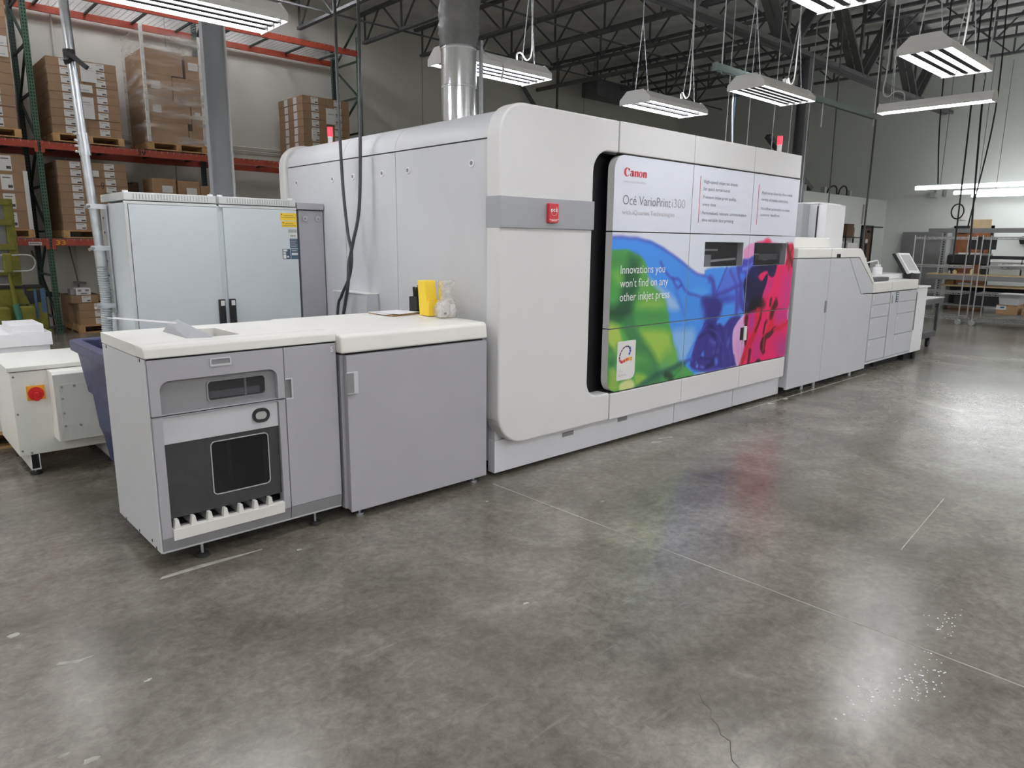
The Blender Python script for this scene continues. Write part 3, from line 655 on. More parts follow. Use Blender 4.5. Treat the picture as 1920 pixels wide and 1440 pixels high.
# C-shaped front shell
cpts = arc(3.28,.47,.23,270,180)+arc(3.26,2.25,.21,180,90)+[(4.207,2.46),(4.207,2.237)]+arc(4.09,2.087,.15,90,180)+arc(4.06,.577,.12,180,270)+[(4.207,.457),(4.207,.24)]
MB().prism(cpts, 'y', 3.41, 3.54).put('front_shell', M_SHELL, pr, bev=.014, seg=3)
xs = [4.213, 5.185, 6.155, 7.065]
for a, b in zip(xs[:-1], xs[1:]):
    MB().box(a+.003, b-.003, 3.41, 3.54, 2.242, 2.46).put('top_fascia', M_SHELL, pr, bev=.006)
    MB().box(a+.003, b-.003, 3.41, 3.54, .24, .446).put('bottom_fascia', M_SHELL, pr, bev=.006)
MB().box(3.93, 7.06, 3.545, 3.56, .3, 2.4).put('recess_liner', M_BLACK, pr)
MB().box(4.02, 4.205, 3.43, 3.545, 2.225, 2.236).put('recess_liner', M_BLACK, pr)
MB().box(4.207, 7.06, 3.43, 3.545, 2.2325, 2.2415).put('recess_liner', M_GAP, pr); MB().box(4.2, 7.06, 3.43, 3.545, .4465, .4565).put('recess_liner', M_GAP, pr)
MB().box(3.047, 3.943, 3.396, 3.54, 1.686, 1.884).put('silver_band', M_BAND, pr, bev=.004)
MB().box(3.941, 3.944, 3.40, 3.54, 1.69, 1.88).put('band_end', M_BAND, pr)
bd = MB().prism(rrect(3.457, 3.545, 1.726, 1.852, .006, 3), 'y', 3.368, 3.396).put('badge', M_BADGE, pr, bev=.002, label='red badge with white lettering')
text('océ', 3.468, 3.534, 1.797, .030, 3.3665, M_INKWHITE, bd, bold=.01)
mbr = MB(); 
for i in range(28):
    a0, a1 = 2*PI*i/28, 2*PI*(i+1)/28
    if 4 <= i <= 11: continue
    mbr.bar((3.502+.028*math.cos(a0),3.367,1.802+.030*math.sin(a0)), (3.502+.028*math.cos(a1),3.367,1.802+.030*math.sin(a1)), .0015, .0015, upv=(0,1,0))
mbr.put('ring_mark', M_INKWHITE, bd)
MB().box(3.457,3.545,3.3672,3.369,1.745,1.748).box(3.475,3.53,3.3672,3.369,1.737,1.741).put('badge_line', M_INKWHITE, bd)
# kick panels
for a, b in ((3.09,5.205),(5.213,6.197),(6.205,7.14)):
    MB().box(a, b, 3.49, 3.56, .03, .26)  .put('kick_panel', M_KICK, pr, bev=.003)
for a, b, z in ((3.765,3.888,.165),(4.42,4.538,.172)): MB().box(a, b, 3.4875, 3.50, z, z+.035).put('kick_slot', M_SGREY, pr)
MB().box(3.098, 3.16, 3.50, 3.56, .262, .36).put('corner_filler', M_KICK, pr)
# body
MB().box(3.12, 7.08, 3.56, 6.42, .10, 2.24).put('body_core', M_GREYD, pr)
MB().box(3.2, 7.0, 3.62, 6.4, .0, .10).put('plinth', M_GAP, pr)
ys = [3.545, 4.638, 5.40, 6.42]
for i, (a, b) in enumerate(zip(ys[:-1], ys[1:])):
    MB().box(3.10, 3.12, a+.003, b-.003, .10, 2.243).put('side_panel', M_SIDE, pr, bev=.003)
    prof = [(3.10,2.252)]+arc(3.30,2.245,.20,178,90,10)+[(7.08,2.445),(7.08,2.252)]
    MB().prism(prof, 'y', a+.002, b-.002).put('top_cover', M_SIDE, pr, smooth=25)
MB().prism(arc(3.30,.35,.22,270,180)+arc(3.28,2.25,.21,180,90)+[(7.08,2.46),(7.08,.13)], 'y', 6.425, 6.54).put('rear_shell', M_SHELL, pr, bev=.012)
for y in (3.741, 4.475, 4.818, 5.252, 5.583, 6.237):
    s_ = MB().cyl((3.10,y,2.102), (3.094,y,2.102), .024, 16).put('latch', M_WHITE, pr, smooth=40)
    MB().cyl((3.094,y,2.104), (3.092,y,2.104), .014, 12).put('latch_socket', M_GREYD, s_)
# doors with printed artwork
def chaikin(p, closed, it=2):
    p = [np.array(q, float) for q in p]
    for _ in range(it):
        o = []
        n = len(p)
        if not closed: o.append(p[0])
        for i in range(n if closed else n-1):
            a, b = p[i], p[(i+1) % n]; o += [.75*a+.25*b, .25*a+.75*b]
        if not closed: o.append(p[-1])
        p = o
    return np.array(p)
def segdist(X, Z, a, b):
    d = b-a; L = max(1e-12, d@d); t = np.clip(((X-a[0])*d[0]+(Z-a[1])*d[1])/L, 0, 1)
    return np.hypot(X-a[0]-t*d[0], Z-a[1]-t*d[1])
SM = [(w, chaikin(p, w == 0, 2), c, a, s) for (w, p, c, a, s) in ART]
def art(X, Z):
    col = np.empty(X.shape+(3,)); col[:] = (.80, .815, .85)
    wob = .002*np.sin(37*X+11*Z)+.002*np.sin(23*Z-31*X+1.3)
    Xw, Zw = X+wob, Z-wob*.7
    for w, p, c, a, s in SM:
        m = max(s, w)+.02
        sel = (X > p[:,0].min()-m) & (X < p[:,0].max()+m) & (Z > p[:,1].min()-m) & (Z < p[:,1].max()+m)
        if not sel.any(): continue
        x, z = Xw[sel], Zw[sel]
        d = np.full(x.shape, 9.0)
        n = len(p)
        for i in range(n if w == 0 else n-1): d = np.minimum(d, segdist(x, z, p[i], p[(i+1) % n]))
        if w == 0:
            ins = np.zeros(x.shape, bool)
            for i in range(n):
                (xa, za), (xb, zb) = p[i], p[(i+1) % n]
                if za == zb: continue
                ins ^= ((za > z) != (zb > z)) & (x < (xb-xa)*(z-za)/(zb-za)+xa)
            al = a*np.clip(.5+np.where(ins, d, -d)/(2*s), 0, 1)
        else:
            al = a*np.clip(.5+(w/2-d)/(2*s*.6), 0, 1)
        col[sel] = col[sel]*(1-al[:,None])+np.array(c)*al[:,None]
    l = np.where(col <= .04045, col/12.92, ((col+.055)/1.055)**2.4)
    return np.clip(l*ART_GAIN, 0, .86)
ART_GAIN = 1.2
CX = ((4.172,5.181),(5.189,6.161),(6.169,7.064)); RZS = ((.4575,.949),(.957,1.6765),(1.6845,2.231))
WINS = {(1,1): (5.42,6.065,1.402,1.613), (2,1): (6.262,6.898,1.400,1.612)}
for ci, (xa, xb) in enumerate(CX):
    for ri, (za, zb) in enumerate(RZS):
        win = WINS.get((ci, ri))
        h = .02 if ri == 2 else .0065
        def cuts(lo, hi, extra):
            k = sorted([lo]+extra+[hi]); out = []
            for a, b in zip(k[:-1], k[1:]): out += list(np.linspace(a, b, max(2, int((b-a)/h)+1))[:-1])
            return np.array(out+[hi])
        gx = cuts(xa, xb, list(win[:2]) if win else []); gz = cuts(za, zb, list(win[2:]) if win else [])
        X, Z = np.meshgrid(gx, gz)
        if ci == 0 and ri in (0, 2):          # rounded outer corner
            r = .11; cx = xa+r; cz = za+r if ri == 0 else zb-r
            dx, dz = X-cx, Z-cz; inc = (dx < 0) & ((dz < 0) if ri == 0 else (dz > 0)); d = np.hypot(dx, dz); k = np.where(inc & (d > r), r/np.maximum(d, 1e-9), 1)
            X = cx+dx*k; Z = cz+dz*k
        nz, nx = X.shape
        V = np.stack([X, np.full(X.shape, 3.412), Z], -1).reshape(-1, 3)
        idx = np.arange(nz*nx).reshape(nz, nx)
        Q = np.stack([idx[:-1,:-1], idx[:-1,1:], idx[1:,1:], idx[1:,:-1]], -1)
        if win:
            mx, mz = .5*(gx[:-1]+gx[1:]), .5*(gz[:-1]+gz[1:]); hole = ((mx > win[0]) & (mx < win[1]))[None,:] & ((mz > win[2]) & (mz < win[3]))[:,None]
            Q = Q[~hole]
        mb = MB(); mb.v = [tuple(p) for p in V]; mb.f = [tuple(int(i) for i in q) for q in Q.reshape(-1,4)]; mb.m = [0]*len(mb.f)
        C4 = np.concatenate([art(X, Z).reshape(-1,3), np.ones((nz*nx,1))], 1)
        # slab behind the print
        rs = (.11 if (ci == 0 and ri == 0) else .002, .002, .002, .11 if (ci == 0 and ri == 2) else .002)
        lo = rrect(xa, xb, za, zb, .002, 6, rs); n0 = len(mb.v)
        if win: mb.ring(lo, rrect(win[0], win[1], win[2], win[3], .001, 6), 'y', 3.4135, 3.475, 1)
        else: mb.prism(lo, 'y', 3.4135, 3.475, 1)
        o = mb.put('door_panel', [M_ART, M_SHELL], pr)
        ca = o.data.color_attributes.new('art', 'FLOAT_COLOR', 'POINT')
        full = np.ones((len(mb.v), 4)); full[:n0] = C4; full[n0:,:3] = .6
        ca.data.foreach_set('color', full.ravel())
        if win:
            MB().box(win[0]+.001, win[1]-.001, 3.416, 3.42, win[2]+.001, win[3]-.001).put('window_pane', M_PANE, o)
            wl, wr, wb, wt = win; ww = wr-wl
            if ci == 1:
                MB().box(wl, wl+.36*ww, 3.49, 3.54, wb, wb+.10).put('inner_housing', M_GREYL, o)
                MB().box(wl, wl+.55*ww, 3.50, 3.53, wb+.135, wb+.15).put('inner_rail', M_LABEL, o)
                MB().bar((wl+.34*ww,3.50,wb+.045), (wr,3.50,wb+.062), .03, .018).put('inner_rail', M_LABEL, o)
                MB().box(wl, wl+.12*ww, 3.51, 3.54, wb+.15, wt).put('inner_housing', M_GREYL, o)
            else:
                MB().box(wl, wl+.40*ww, 3.50, 3.53, wb+.095, wb+.11).put('inner_rail', M_LGREY, o)
                MB().tube([(wl+.4*ww,3.51,wb+.1),(wl+.5*ww,3.51,wb+.06),(wl+.62*ww,3.51,wb+.045),(wl+.7*ww,3.51,wb+.05)], .006, 6).put('inner_hose', M_LGREY, o)
                MB().box(wl+.4*ww, wr, 3.50, 3.54, wb+.05, wb+.105).put('inner_housing', M_SGREY, o)
        if (ci, ri) == (0, 2):
            TY = 3.4095
            # the maker's wordmark, letter by letter
            K = MB(); H = .055
            def gl(pts): K.prism([(p[0], p[1]) for p in pts], 'y', TY, TY+.0015)
            def ringpart(cx, cz, rx, rz, ix, iz, a0, a1, shift=0.0, n=16):
                A = [math.radians(a0+(a1-a0)*i/n) for i in range(n+1)]
                for u, v in zip(A[:-1], A[1:]):
                    gl([(cx+rx*math.cos(u), cz+rz*math.sin(u)), (cx+rx*math.cos(v), cz+rz*math.sin(v)), (cx+shift+ix*math.cos(v), cz+iz*math.sin(v)), (cx+shift+ix*math.cos(u), cz+iz*math.sin(u))])
            x0, zb_ = 4.280, 2.085
            ringpart(x0+.032, zb_+.028, .033, .032, .019, .027, 40, 318, .008)
            gl([(x0+.046,zb_+.058),(x0+.066,zb_+.052),(x0+.060,zb_+.034),(x0+.050,zb_+.044)])
            def letter_n(x):
                gl([(x,zb_),(x+.018,zb_),(x+.018,zb_+.040),(x,zb_+.036)]); gl([(x-.005,zb_+.036),(x+.018,zb_+.042),(x+.018,zb_+.034),(x-.005,zb_+.032)])
                gl([(x+.016,zb_+.030),(x+.024,zb_+.040),(x+.036,zb_+.041),(x+.030,zb_+.033),(x+.016,zb_+.026)])
                gl([(x+.028,zb_),(x+.046,zb_),(x+.046,zb_+.034),(x+.038,zb_+.041),(x+.028,zb_+.038)])
            xa_ = x0+.070
            gl([(xa_+.026,zb_),(xa_+.046,zb_),(xa_+.044,zb_+.033),(xa_+.036,zb_+.041),(xa_+.026,zb_+.041)]); gl([(xa_+.004,zb_+.034),(xa_+.020,zb_+.042),(xa_+.036,zb_+.041),(xa_+.028,zb_+.034),(xa_+.012,zb_+.029)])
            ringpart(xa_+.018, zb_+.012, .018, .013, .008, .009, 0, 360, 0, 14)
            letter_n(x0+.124)
            ringpart(x0+.198, zb_+.020, .023, .022, .009, .017, 0, 360, 0, 16)
            letter_n(x0+.228)
            K.put('maker_wordmark', M_INKRED, o)
            text('CANON SOLUTIONS AMERICA', 4.275, 4.552, 2.038, .013, TY, M_INKLIGHT, o)
            text('Océ VarioPrint', 4.276, 4.882, 1.880, .073, TY, M_INKGREY, o, bold=-.006)
            text('i300', 4.902, 5.085, 1.880, .073, TY, M_INKLIGHT, o, bold=-.008)
            text('with iQuarius Technologies', 4.272, 4.942, 1.808, .036, TY, M_INKPINK, o, bold=-.006)
        if (ci, ri) == (1, 2):
            for s_, x1, z_ in (('High-speed inkjet on sheets',5.885,2.098),('for quick turnarounds',5.762,2.040),('Premium inkjet print quality,',5.88,1.972),('every time',5.545,1.912),('Personalized, relevant communication',6.07,1.842),('thru variable data printing',5.852,1.784)):
                text(s_, 5.342, x1, z_, .028, 3.4095, M_INKGREY, o, bold=0)
            MB().box(5.291, 5.295, 3.4095, 3.412, 1.77, 2.15).put('red_rule', M_INKRED, o)
        if (ci, ri) == (2, 2):
            for s_, x1, z_ in (('Application diversity thru a wide',6.922,2.058),('variety of media substrates',6.842,1.998),('Workflow automation to meet',6.89,1.914),('customer deadlines',6.692,1.858)):
                text(s_, 6.322, x1, z_, .028, 3.4095, M_INKGREY, o, bold=-.003)
            MB().box(6.263, 6.267, 3.4095, 3.412, 1.78, 2.14).put('red_rule', M_INKRED, o)
        if (ci, ri) == (0, 1):
            for s_, x1, z_ in (('Innovations you',4.852,1.368),("won't find on any",4.902,1.265),('other inkjet press',4.932,1.160)):
                text(s_, 4.282, x1, z_, .068, 3.4095, M_INKWHITE, o)
        if (ci, ri) == (0, 0):
            cd = MB().prism(rrect(4.281, 4.508, .540, .848, .01, 6, (.01,.055,.012,.012)), 'y', 3.4085, 3.412).put('logo_card', M_LABEL, o, label='white card with a ring logo')
            ringpts = [(4.466,.701),(4.43,.704),(4.385,.697),(4.345,.683),(4.316,.690),(4.306,.720),(4.316,.755),(4.340,.785),(4.372,.804),(4.408,.806),(4.436,.790),(4.444,.765),(4.425,.735)]
            rp = chaikin(ringpts, False, 2); nn = len(rp); segs = 15
            cols = [(.70,.72,.12),(.85,.62,.12),(.80,.42,.16),(.78,.32,.14),(.72,.10,.25),(.70,.12,.28),(.45,.06,.2),(.40,.10,.25),(.22,.12,.28),(.16,.10,.25),(.10,.10,.20),(.10,.10,.24),(.14,.20,.48),(.18,.26,.60),(.22,.32,.66)]
            wid = [.030,.026,.024,.023,.022,.018,.013,.010,.008,.008,.009,.012,.018,.022,.018]
            for q in range(segs):
                i0 = int(q*(nn-1)/segs); i1 = int((q+1)*(nn-1)/segs); m_ = MB()
                for i in range(i0, i1):
                    a, b = rp[i], rp[i+1]
                    if i == i1-1: b = a+(b-a)*.45
                    m_.bar((a[0],3.4078,a[1]), (b[0],3.4078,b[1]), .0012, wid[q], upv=(0,0,1) if abs(b[0]-a[0]) > abs(b[1]-a[1]) else (1,0,0))
                mq = mat('logo_segment', tuple(x*1.1 for x in lin(cols[q])), .5, var=.02); m_.put('logo_segment', mq, cd)
            text('Océ', 4.306, 4.352, .605, .018, 3.4078, M_INKLIGHT, cd, bold=-.006)
            text('iQuarius', 4.303, 4.400, .572, .018, 3.4078, M_INKLIGHT, cd, bold=-.006)
        if (ci, ri) == (2, 0):
            MB().box(6.120, 6.166, 3.404, 3.4115, .705, .822).put('handle_slot', M_GAP, o); MB().box(6.166, 6.214, 3.395, 3.412, .698, .832).put('handle_plate', M_LABEL, o, bev=.003)
# beacons on the roof of the press
for (bx, by, lb) in ((3.35, 6.05, 'lit red beacon on the rear left of the press roof'), (6.68, 3.46, 'lit red beacon on the front right of the press roof')):
    b = thing('signal_beacon', lb, 'beacon', (bx, by, 2.445), 'red beacons on the press')
    z0 = 2.445 if by > 4 else 2.46
    MB().cyl((bx,by,z0), (bx,by,z0+.07), .022, 14).put('base', M_WHITE, b, smooth=40)
    MB().cyl((bx,by,z0+.07), (bx,by,z0+.15), .024, 14).put('lamp', M_BEACON, b, smooth=40)

# ================================================================ TRANSPORT MODULE (between stacker and press)
tm = thing('transport_module', 'waist-high grey press module with cream lid, right of the stacker', 'printer', (2.46, 3.9, 0))
MB().box(1.96, 2.985, 3.462, 4.33, .06, .972).put('body', M_GREY, tm, bev=.004)
MB().prism(rrect(1.955, 2.98, .055, .968, .004, 3), 'y', 3.448, 3.462).put('door', M_GREY, tm, bev=.003)
MB().box(1.94, 1.962, 3.49, 4.33, .07, .972).put('side_panel', M_GREY, tm, bev=.003)
MB().prism([(3.445,.985),(3.452,1.076),(3.475,1.088),(4.34,1.100),(4.34,.985)], 'x', 1.925, 2.985).put('lid', M_COVER, tm, bev=.012, seg=3)
MB().box(1.97, 2.96, 3.47, 4.3, .972, .985).put('lid_gap', M_GAP, tm)
h = MB().prism(rrect(1.950, 2.022, .752, .880, .008, 4), 'y', 3.438, 3.450).put('handle', M_GREYL, tm, bev=.003)
MB().box(1.9495, 1.992, 3.4365, 3.44, .760, .874).put('handle_slot', M_SGREY, h)
for fx, fy in ((2.05,3.53),(2.93,3.53),(2.05,4.2),(2.93,4.2)):
    MB().cyl((fx,fy,.0), (fx,fy,.012), .028, 14).cyl((fx,fy,.012), (fx,fy,.07), .008, 8).put('foot', M_GALV, tm, smooth=40)

# ================================================================ STACKER
st = thing('sheet_stacker', 'grey stacker unit with smoked front window and cream top, at the near left', 'printer', (1.43, 3.87, 0))
FY = 3.50
MB().box(.943, .953, FY+.012, 4.235, .0876, 1.046).put('side_panel', M_SIDE, st, bev=.003)
MB().box(.953, 1.918, 4.215, 4.235, .09, 1.046).put('back_panel', M_GREY, st)
MB().box(1.618, 1.920, FY+.02, 4.215, .09, 1.046).put('right_body', M_GREY, st)
MB().box(.953, 1.618, FY+.06, 4.215, .786, 1.046).put('upper_body', M_DARKIN, st)
# upper door with recessed panel
up_o = rrect(.953, 1.6135, .774, 1.0425, .004, 6); up_i = rrect(.9985, 1.5755, .776, .938, .02, 6, (.002,.002,.045,.045))
ud = MB().ring(up_o, up_i, 'y', FY, FY+.05).put('upper_door', M_GREY, st, bev=.004)
MB().ring(rrect(.995, 1.58, .772, .943, .02, 6, (.002,.002,.045,.045)), rrect(1.2264, 1.5173, .810, .907, .018, 6), 'y', FY+.028, FY+.05).put('recess_panel', M_GREYD, ud)
MB().ring(rrect(1.2205, 1.5235, .804, .913, .02, 6), rrect(1.2275, 1.5165, .811, .906, .018, 6), 'y', FY+.022, FY+.03).put('window_rim', M_SGREY, ud)
MB().prism(rrect(1.227, 1.517, .8105, .9065, .018, 6), 'y', FY+.03, FY+.034).put('window_pane', M_PANE, ud)
MB().box(1.24, 1.50, FY+.052, FY+.058, .815, .85).put('inner_rail', M_SGREY, ud); MB().box(1.42, 1.43, FY+.05, FY+.058, .81, .905).put('inner_rail', M_LGREY, ud)
hd = MB().ring(rrect(1.236, 1.340, .986, 1.026, .006, 4), rrect(1.243, 1.333, .995, 1.020, .004, 4), 'y', FY-.006, FY+.003).put('grip_rim', M_GREYL, ud)
MB().box(1.242, 1.334, FY-.001, FY+.002, .994, 1.021).put('grip_recess', M_GREYD, hd)
MB().box(.955, 1.92, FY+.01, FY+.06, 1.0425, 1.051).put('shadow_gap', M_GAP, st)
MB().box(.955, 1.612, FY+.01, FY+.06, .7685, .7745).put('shadow_gap', M_GAP, st)
# lower frame
fr_o = rrect(.953, 1.6135, .162, .7685, .003, 6); fr_i = rrect(.9985, 1.5755, .2035, .764, .012, 6)
lf = MB().ring(fr_o, fr_i, 'y', FY, FY+.05).put('lower_frame', M_GREY, st, bev=.004)
MB().box(.9995, 1.5745, FY+.012, FY+.05, .6276, .7635).put('control_panel', M_GREYL, lf, bev=.003)
ov_o = rrect(1.434, 1.526, .664, .738, .036, 8); ov_i = rrect(1.450, 1.510, .680, .722, .02, 8)
ob = MB().ring(ov_o, ov_i, 'y', FY+.002, FY+.014).put('oval_ring', M_BLACK, lf, bev=.002)
MB().prism(rrect(1.4505, 1.5095, .6805, .7215, .02, 8), 'y', FY+.005, FY+.014).put('oval_button', M_LGREY, ob)
sm_o = rrect(1.000, 1.574, .2525, .6272, .003, 6); sm_i = rrect(1.2167, 1.5124, .325, .601, .022, 6)
MB().ring(sm_o, sm_i, 'y', FY+.018, FY+.023).put('smoked_window', M_SMOKE, lf)
MB().ring(rrect(1.2140, 1.5150, .3222, .6038, .024, 6), rrect(1.2185, 1.5105, .3268, .5992, .02, 6), 'y', FY+.014, FY+.024).put('window_seal', M_LGREY, lf)
MB().prism(rrect(1.2185, 1.5105, .3268, .5992, .02, 6), 'y', FY+.019, FY+.022).put('clear_window', M_SMOKEC, lf)
# dark chamber
MB().box(.953,.96,FY+.05,4.2,.13,.78).box(1.605,1.617,FY+.05,4.2,.13,.78).box(.96,1.605,4.19,4.21,.13,.78).box(.96,1.605,FY+.06,4.2,.772,.785).put('chamber_liner', M_DARKIN, st)
MB().box(.96,1.605,FY+.03,4.2,.12,.20).put('chamber_floor', M_DARKIN, st)
MB().box(1.33,1.38,3.95,4.05,.2,.77).put('lift_post', M_BLACK, st); MB().box(1.42,1.44,3.85,4.1,.2,.77).put('guide_plate', M_SGREY, st); MB().box(1.56,1.60,3.7,4.1,.2,.77).put('guide_plate', M_SGREY, st)
MB().prism([(3.7,.2),(4.15,.2),(4.15,.30),(3.95,.28)], 'x', 1.28, 1.58).put('sheet_support', M_SGREY, st)
# front tray with its seven teeth
tr = MB().prism([(FY-.012,.204),(FY-.008,.145),(FY+.03,.145),(FY+.03,.20),(FY+.012,.208)], 'x', 1.002, 1.575).put('delivery_tray', M_COVER, st, bev=.002)
for k in range(7):
    xk = 1.008+k*.079
    MB().prism([(xk,.203),(xk+.030,.203),(xk+.022,.250),(xk+.006,.252)], 'y', FY-.008, FY+.022).put('tooth', M_COVER, tr, bev=.0015)
    MB().box(xk+.004, xk+.026, FY+.02, FY+.25, .203, .222).put('belt_rib', M_LGREY, tr)
# tilted skirts, coloured darker as if in shade, and right-hand door
MB().prism([(FY,.162),(FY+.015,.0876),(FY+.06,.0876),(FY+.06,.162)], 'x', .953, 1.6135).put('skirt', M_GREYD, st)
MB().prism([(FY+.011,.094),(FY+.014,.0845),(FY+.06,.0845),(FY+.06,.094)], 'x', .953, 1.9245).put('skirt_edge', M_GREYL, st)
MB().prism([(FY,.162),(FY+.015,.0876),(FY+.06,.0876),(FY+.06,.162)], 'x', 1.6175, 1.9245).put('skirt', M_GREYD, st)
dp = [(1.6175,.1625),(1.9245,.1625),(1.9215,1.0425),(1.6175,1.0425),(1.6175,.873),(1.650,.873),(1.650,.771),(1.6175,.771)]
rd = MB().prism(dp, 'y', FY, FY+.02).put('right_door', M_GREY, st, bev=.003)
MB().box(1.6165, 1.651, FY+.012, FY+.019, .770, .874).put('handle_recess', M_SGREY, rd); MB().ring(rrect(1.6175,1.657,.765,.879,.003,3), rrect(1.6178,1.650,.772,.872,.002,3), 'y', FY-.004, FY+.002).put('handle_rim', M_GREYL, rd)
text('S', 1.889, 1.904, .996, .030, FY-.001, M_INKWHITE, rd)
# top cover with an opening, and the flap
MB().prism([(FY-.004,1.051),(FY-.002,1.094),(FY+.012,1.1056),(FY+.12,1.1056),(FY+.12,1.051)], 'x', .941, 1.9245).put('top_front_edge', M_COVER, st, bev=.006, seg=3)
MB().ring(rrect(.941, 1.9245, FY+.12, 4.238, .003, 4), rrect(1.33, 1.474, 3.70, 4.06, .004, 4), 'z', 1.051, 1.1056).put('top_cover', M_COVER, st)
MB().box(1.335, 1.47, 3.705, 4.055, 1.046, 1.049).put('chute_floor', M_SGREY, st)
MB().add([(1.20,4.06,1.106),(1.205,3.70,1.106),(1.31,3.66,1.106),(1.34,3.70,1.106),(1.325,3.93,1.128),(1.27,4.03,1.172),(1.23,4.05,1.15),(1.33,4.0,1.106)],
        [(0,1,4,5,6),(1,2,4),(2,3,4),(4,3,7),(5,4,7),(0,6,5,7),(0,7,3,2,1)]).put('exit_flap', M_BAND, st)
MB().tube([(.92,3.975,1.205),(1.27,3.975,1.150)], .003, 5).tube([(.95,3.99,1.203),(1.28,3.99,1.152)], .003, 5).put('wire_guide', M_PAPER, st)
for y, z in ((4.15,1.036),(3.57,1.037),(4.10,.094),(3.86,.100),(3.645,.116),(3.58,.097)):
    MB().box(.9415, .945, y-.006, y+.006, z-.006, z+.008).put('slot_hole', M_GAP, st)
for fx, fy in ((1.15,3.56),(1.78,3.56),(1.15,4.15),(1.78,4.15)):
    MB().cyl((fx,fy,0), (fx,fy,.018), .032, 14, 0).cyl((fx,fy,.018), (fx,fy,.09), .007, 8, 1).put('foot', [M_RUBBER, M_GALV], st, smooth=40)

# ================================================================ things on the transport module
T = 1.099
cup = thing('pen_cup', 'black plastic pen cup standing on the cream lid against the press', 'cup', (2.925, 4.13, T))
MB().prism([(2.888,4.09),(2.962,4.09),(2.968,4.17),(2.882,4.17)], 'z', T, T+.012).put('base', M_BLACK, cup)
MB().ring([(2.885,4.088),(2.965,4.088),(2.97,4.172),(2.88,4.172)], [(2.889,4.092),(2.961,4.092),(2.966,4.168),(2.884,4.168)], 'z', T, T+.115).put('wall', M_BLACK, cup)
for i, (px, py, pz, hh, r, mm) in enumerate(((2.905,4.13,T+.013,.17,.010,M_BLACK),(2.945,4.14,T+.013,.18,.009,M_BLACK),(2.955,4.12,T+.013,.155,.010,M_NAVYL),(2.925,4.15,T+.013,.165,.008,M_BLACK))):
    o = MB().tube([(px,py,pz),(px+(i-1.5)*.006,py+.006,pz+hh)], r, 8).put('pen', mm, smooth=40); tag(o, ['dark pen in the black pen cup, leftmost', 'tall dark pen in the middle of the black pen cup', 'dark blue pen at the right of the black pen cup', 'grey pen at the back of the black pen cup'][i], 'pen', 'pens in the cup')
yb = thing('yellow_box', 'yellow card box standing open on the lid between pen cup and bag', 'box', (2.90, 3.95, T))
MB().prism([(3.90,T),(4.0,T),(4.02,T+.235),(3.94,T+.235)], 'x', 2.845, 2.935).put('back_box', M_YBOX, yb, bev=.002)
MB().box(2.84, 2.94, 3.885, 3.905, T, T+.105).put('front_pocket', M_STICKY, yb, bev=.001)
MB().prism([(2.935,T),(2.95,T),(2.962,T+.23),(2.936,T+.235)], 'y', 3.885, 3.90).put('side_flap', M_YBOX, yb)
pb = thing('plastic_bag', 'clear plastic bag of small white parts at the right of the yellow box', 'bag', (2.90, 3.77, T))
random.seed(3)
lp = MB(); nr, nc = 11, 20
for i in range(nr):
    t = i/(nr-1); w = (.088 if t < .35 else .088-.055*math.sin((t-.35)/.3*PI/2) if t < .65 else .033+.045*((t-.65)/.35))*(1.05 if t > .05 else .9)
    for j in range(nc):
        a = 2*PI*j/nc; rr = 1+random.uniform(-.10,.10)
        lp.v.append((2.90+w*rr*math.cos(a), 3.77+.45*w*rr*math.sin(a), T+.001+.245*t))
for i in range(nr-1):
    for j in range(nc): lp.f.append((i*nc+j, i*nc+(j+1)%nc, (i+1)*nc+(j+1)%nc, (i+1)*nc+j)); lp.m.append(0)
lp.f.append(tuple(reversed(range(nc)))); lp.m.append(0)
lp.put('film', M_BAG, pb, smooth=180)
MB().box(2.925, 2.965, 3.755, 3.79, T+.003, T+.085).put('white_block', M_PAPER, pb, bev=.004); MB().box(2.835, 2.915, 3.75, 3.785, T+.003, T+.10).put('parts_packet', M_LABEL, pb, bev=.006)
MB().box(2.865, 2.885, 3.7485, 3.751, T+.02, T+.035).put('print_patch', M_PRINT, pb)
for i, (x0, x1, y0, y1, z, rot, mm) in enumerate(((2.63,2.90,4.05,4.30,T,.12,M_CARD2),(2.62,2.86,4.08,4.31,T+.0065,-.1,M_PAPER),(2.66,2.875,4.04,4.26,T+.0105,.25,M_PAPER))):
    cx, cy = .5*(x0+x1), .5*(y0+y1); c_, s_ = math.cos(rot), math.sin(rot)
    pts = [(cx+(x-cx)*c_-(y-cy)*s_, cy+(x-cx)*s_+(y-cy)*c_) for x, y in ((x0,y0),(x1,y0),(x1,y1),(x0,y1))]
    o = MB().prism(pts, 'z', z+.0006, z+(.0055 if i == 0 else .003)).put('folder' if i == 0 else 'paper_sheet', mm)
    tag(o, ['tan paper folder at the bottom of the pile on the cream lid', 'white sheet under the top sheet of the pile on the lid', 'white sheet lying on top of the pile on the cream lid'][i], 'folder' if i == 0 else 'paper', 'paper pile on the module')

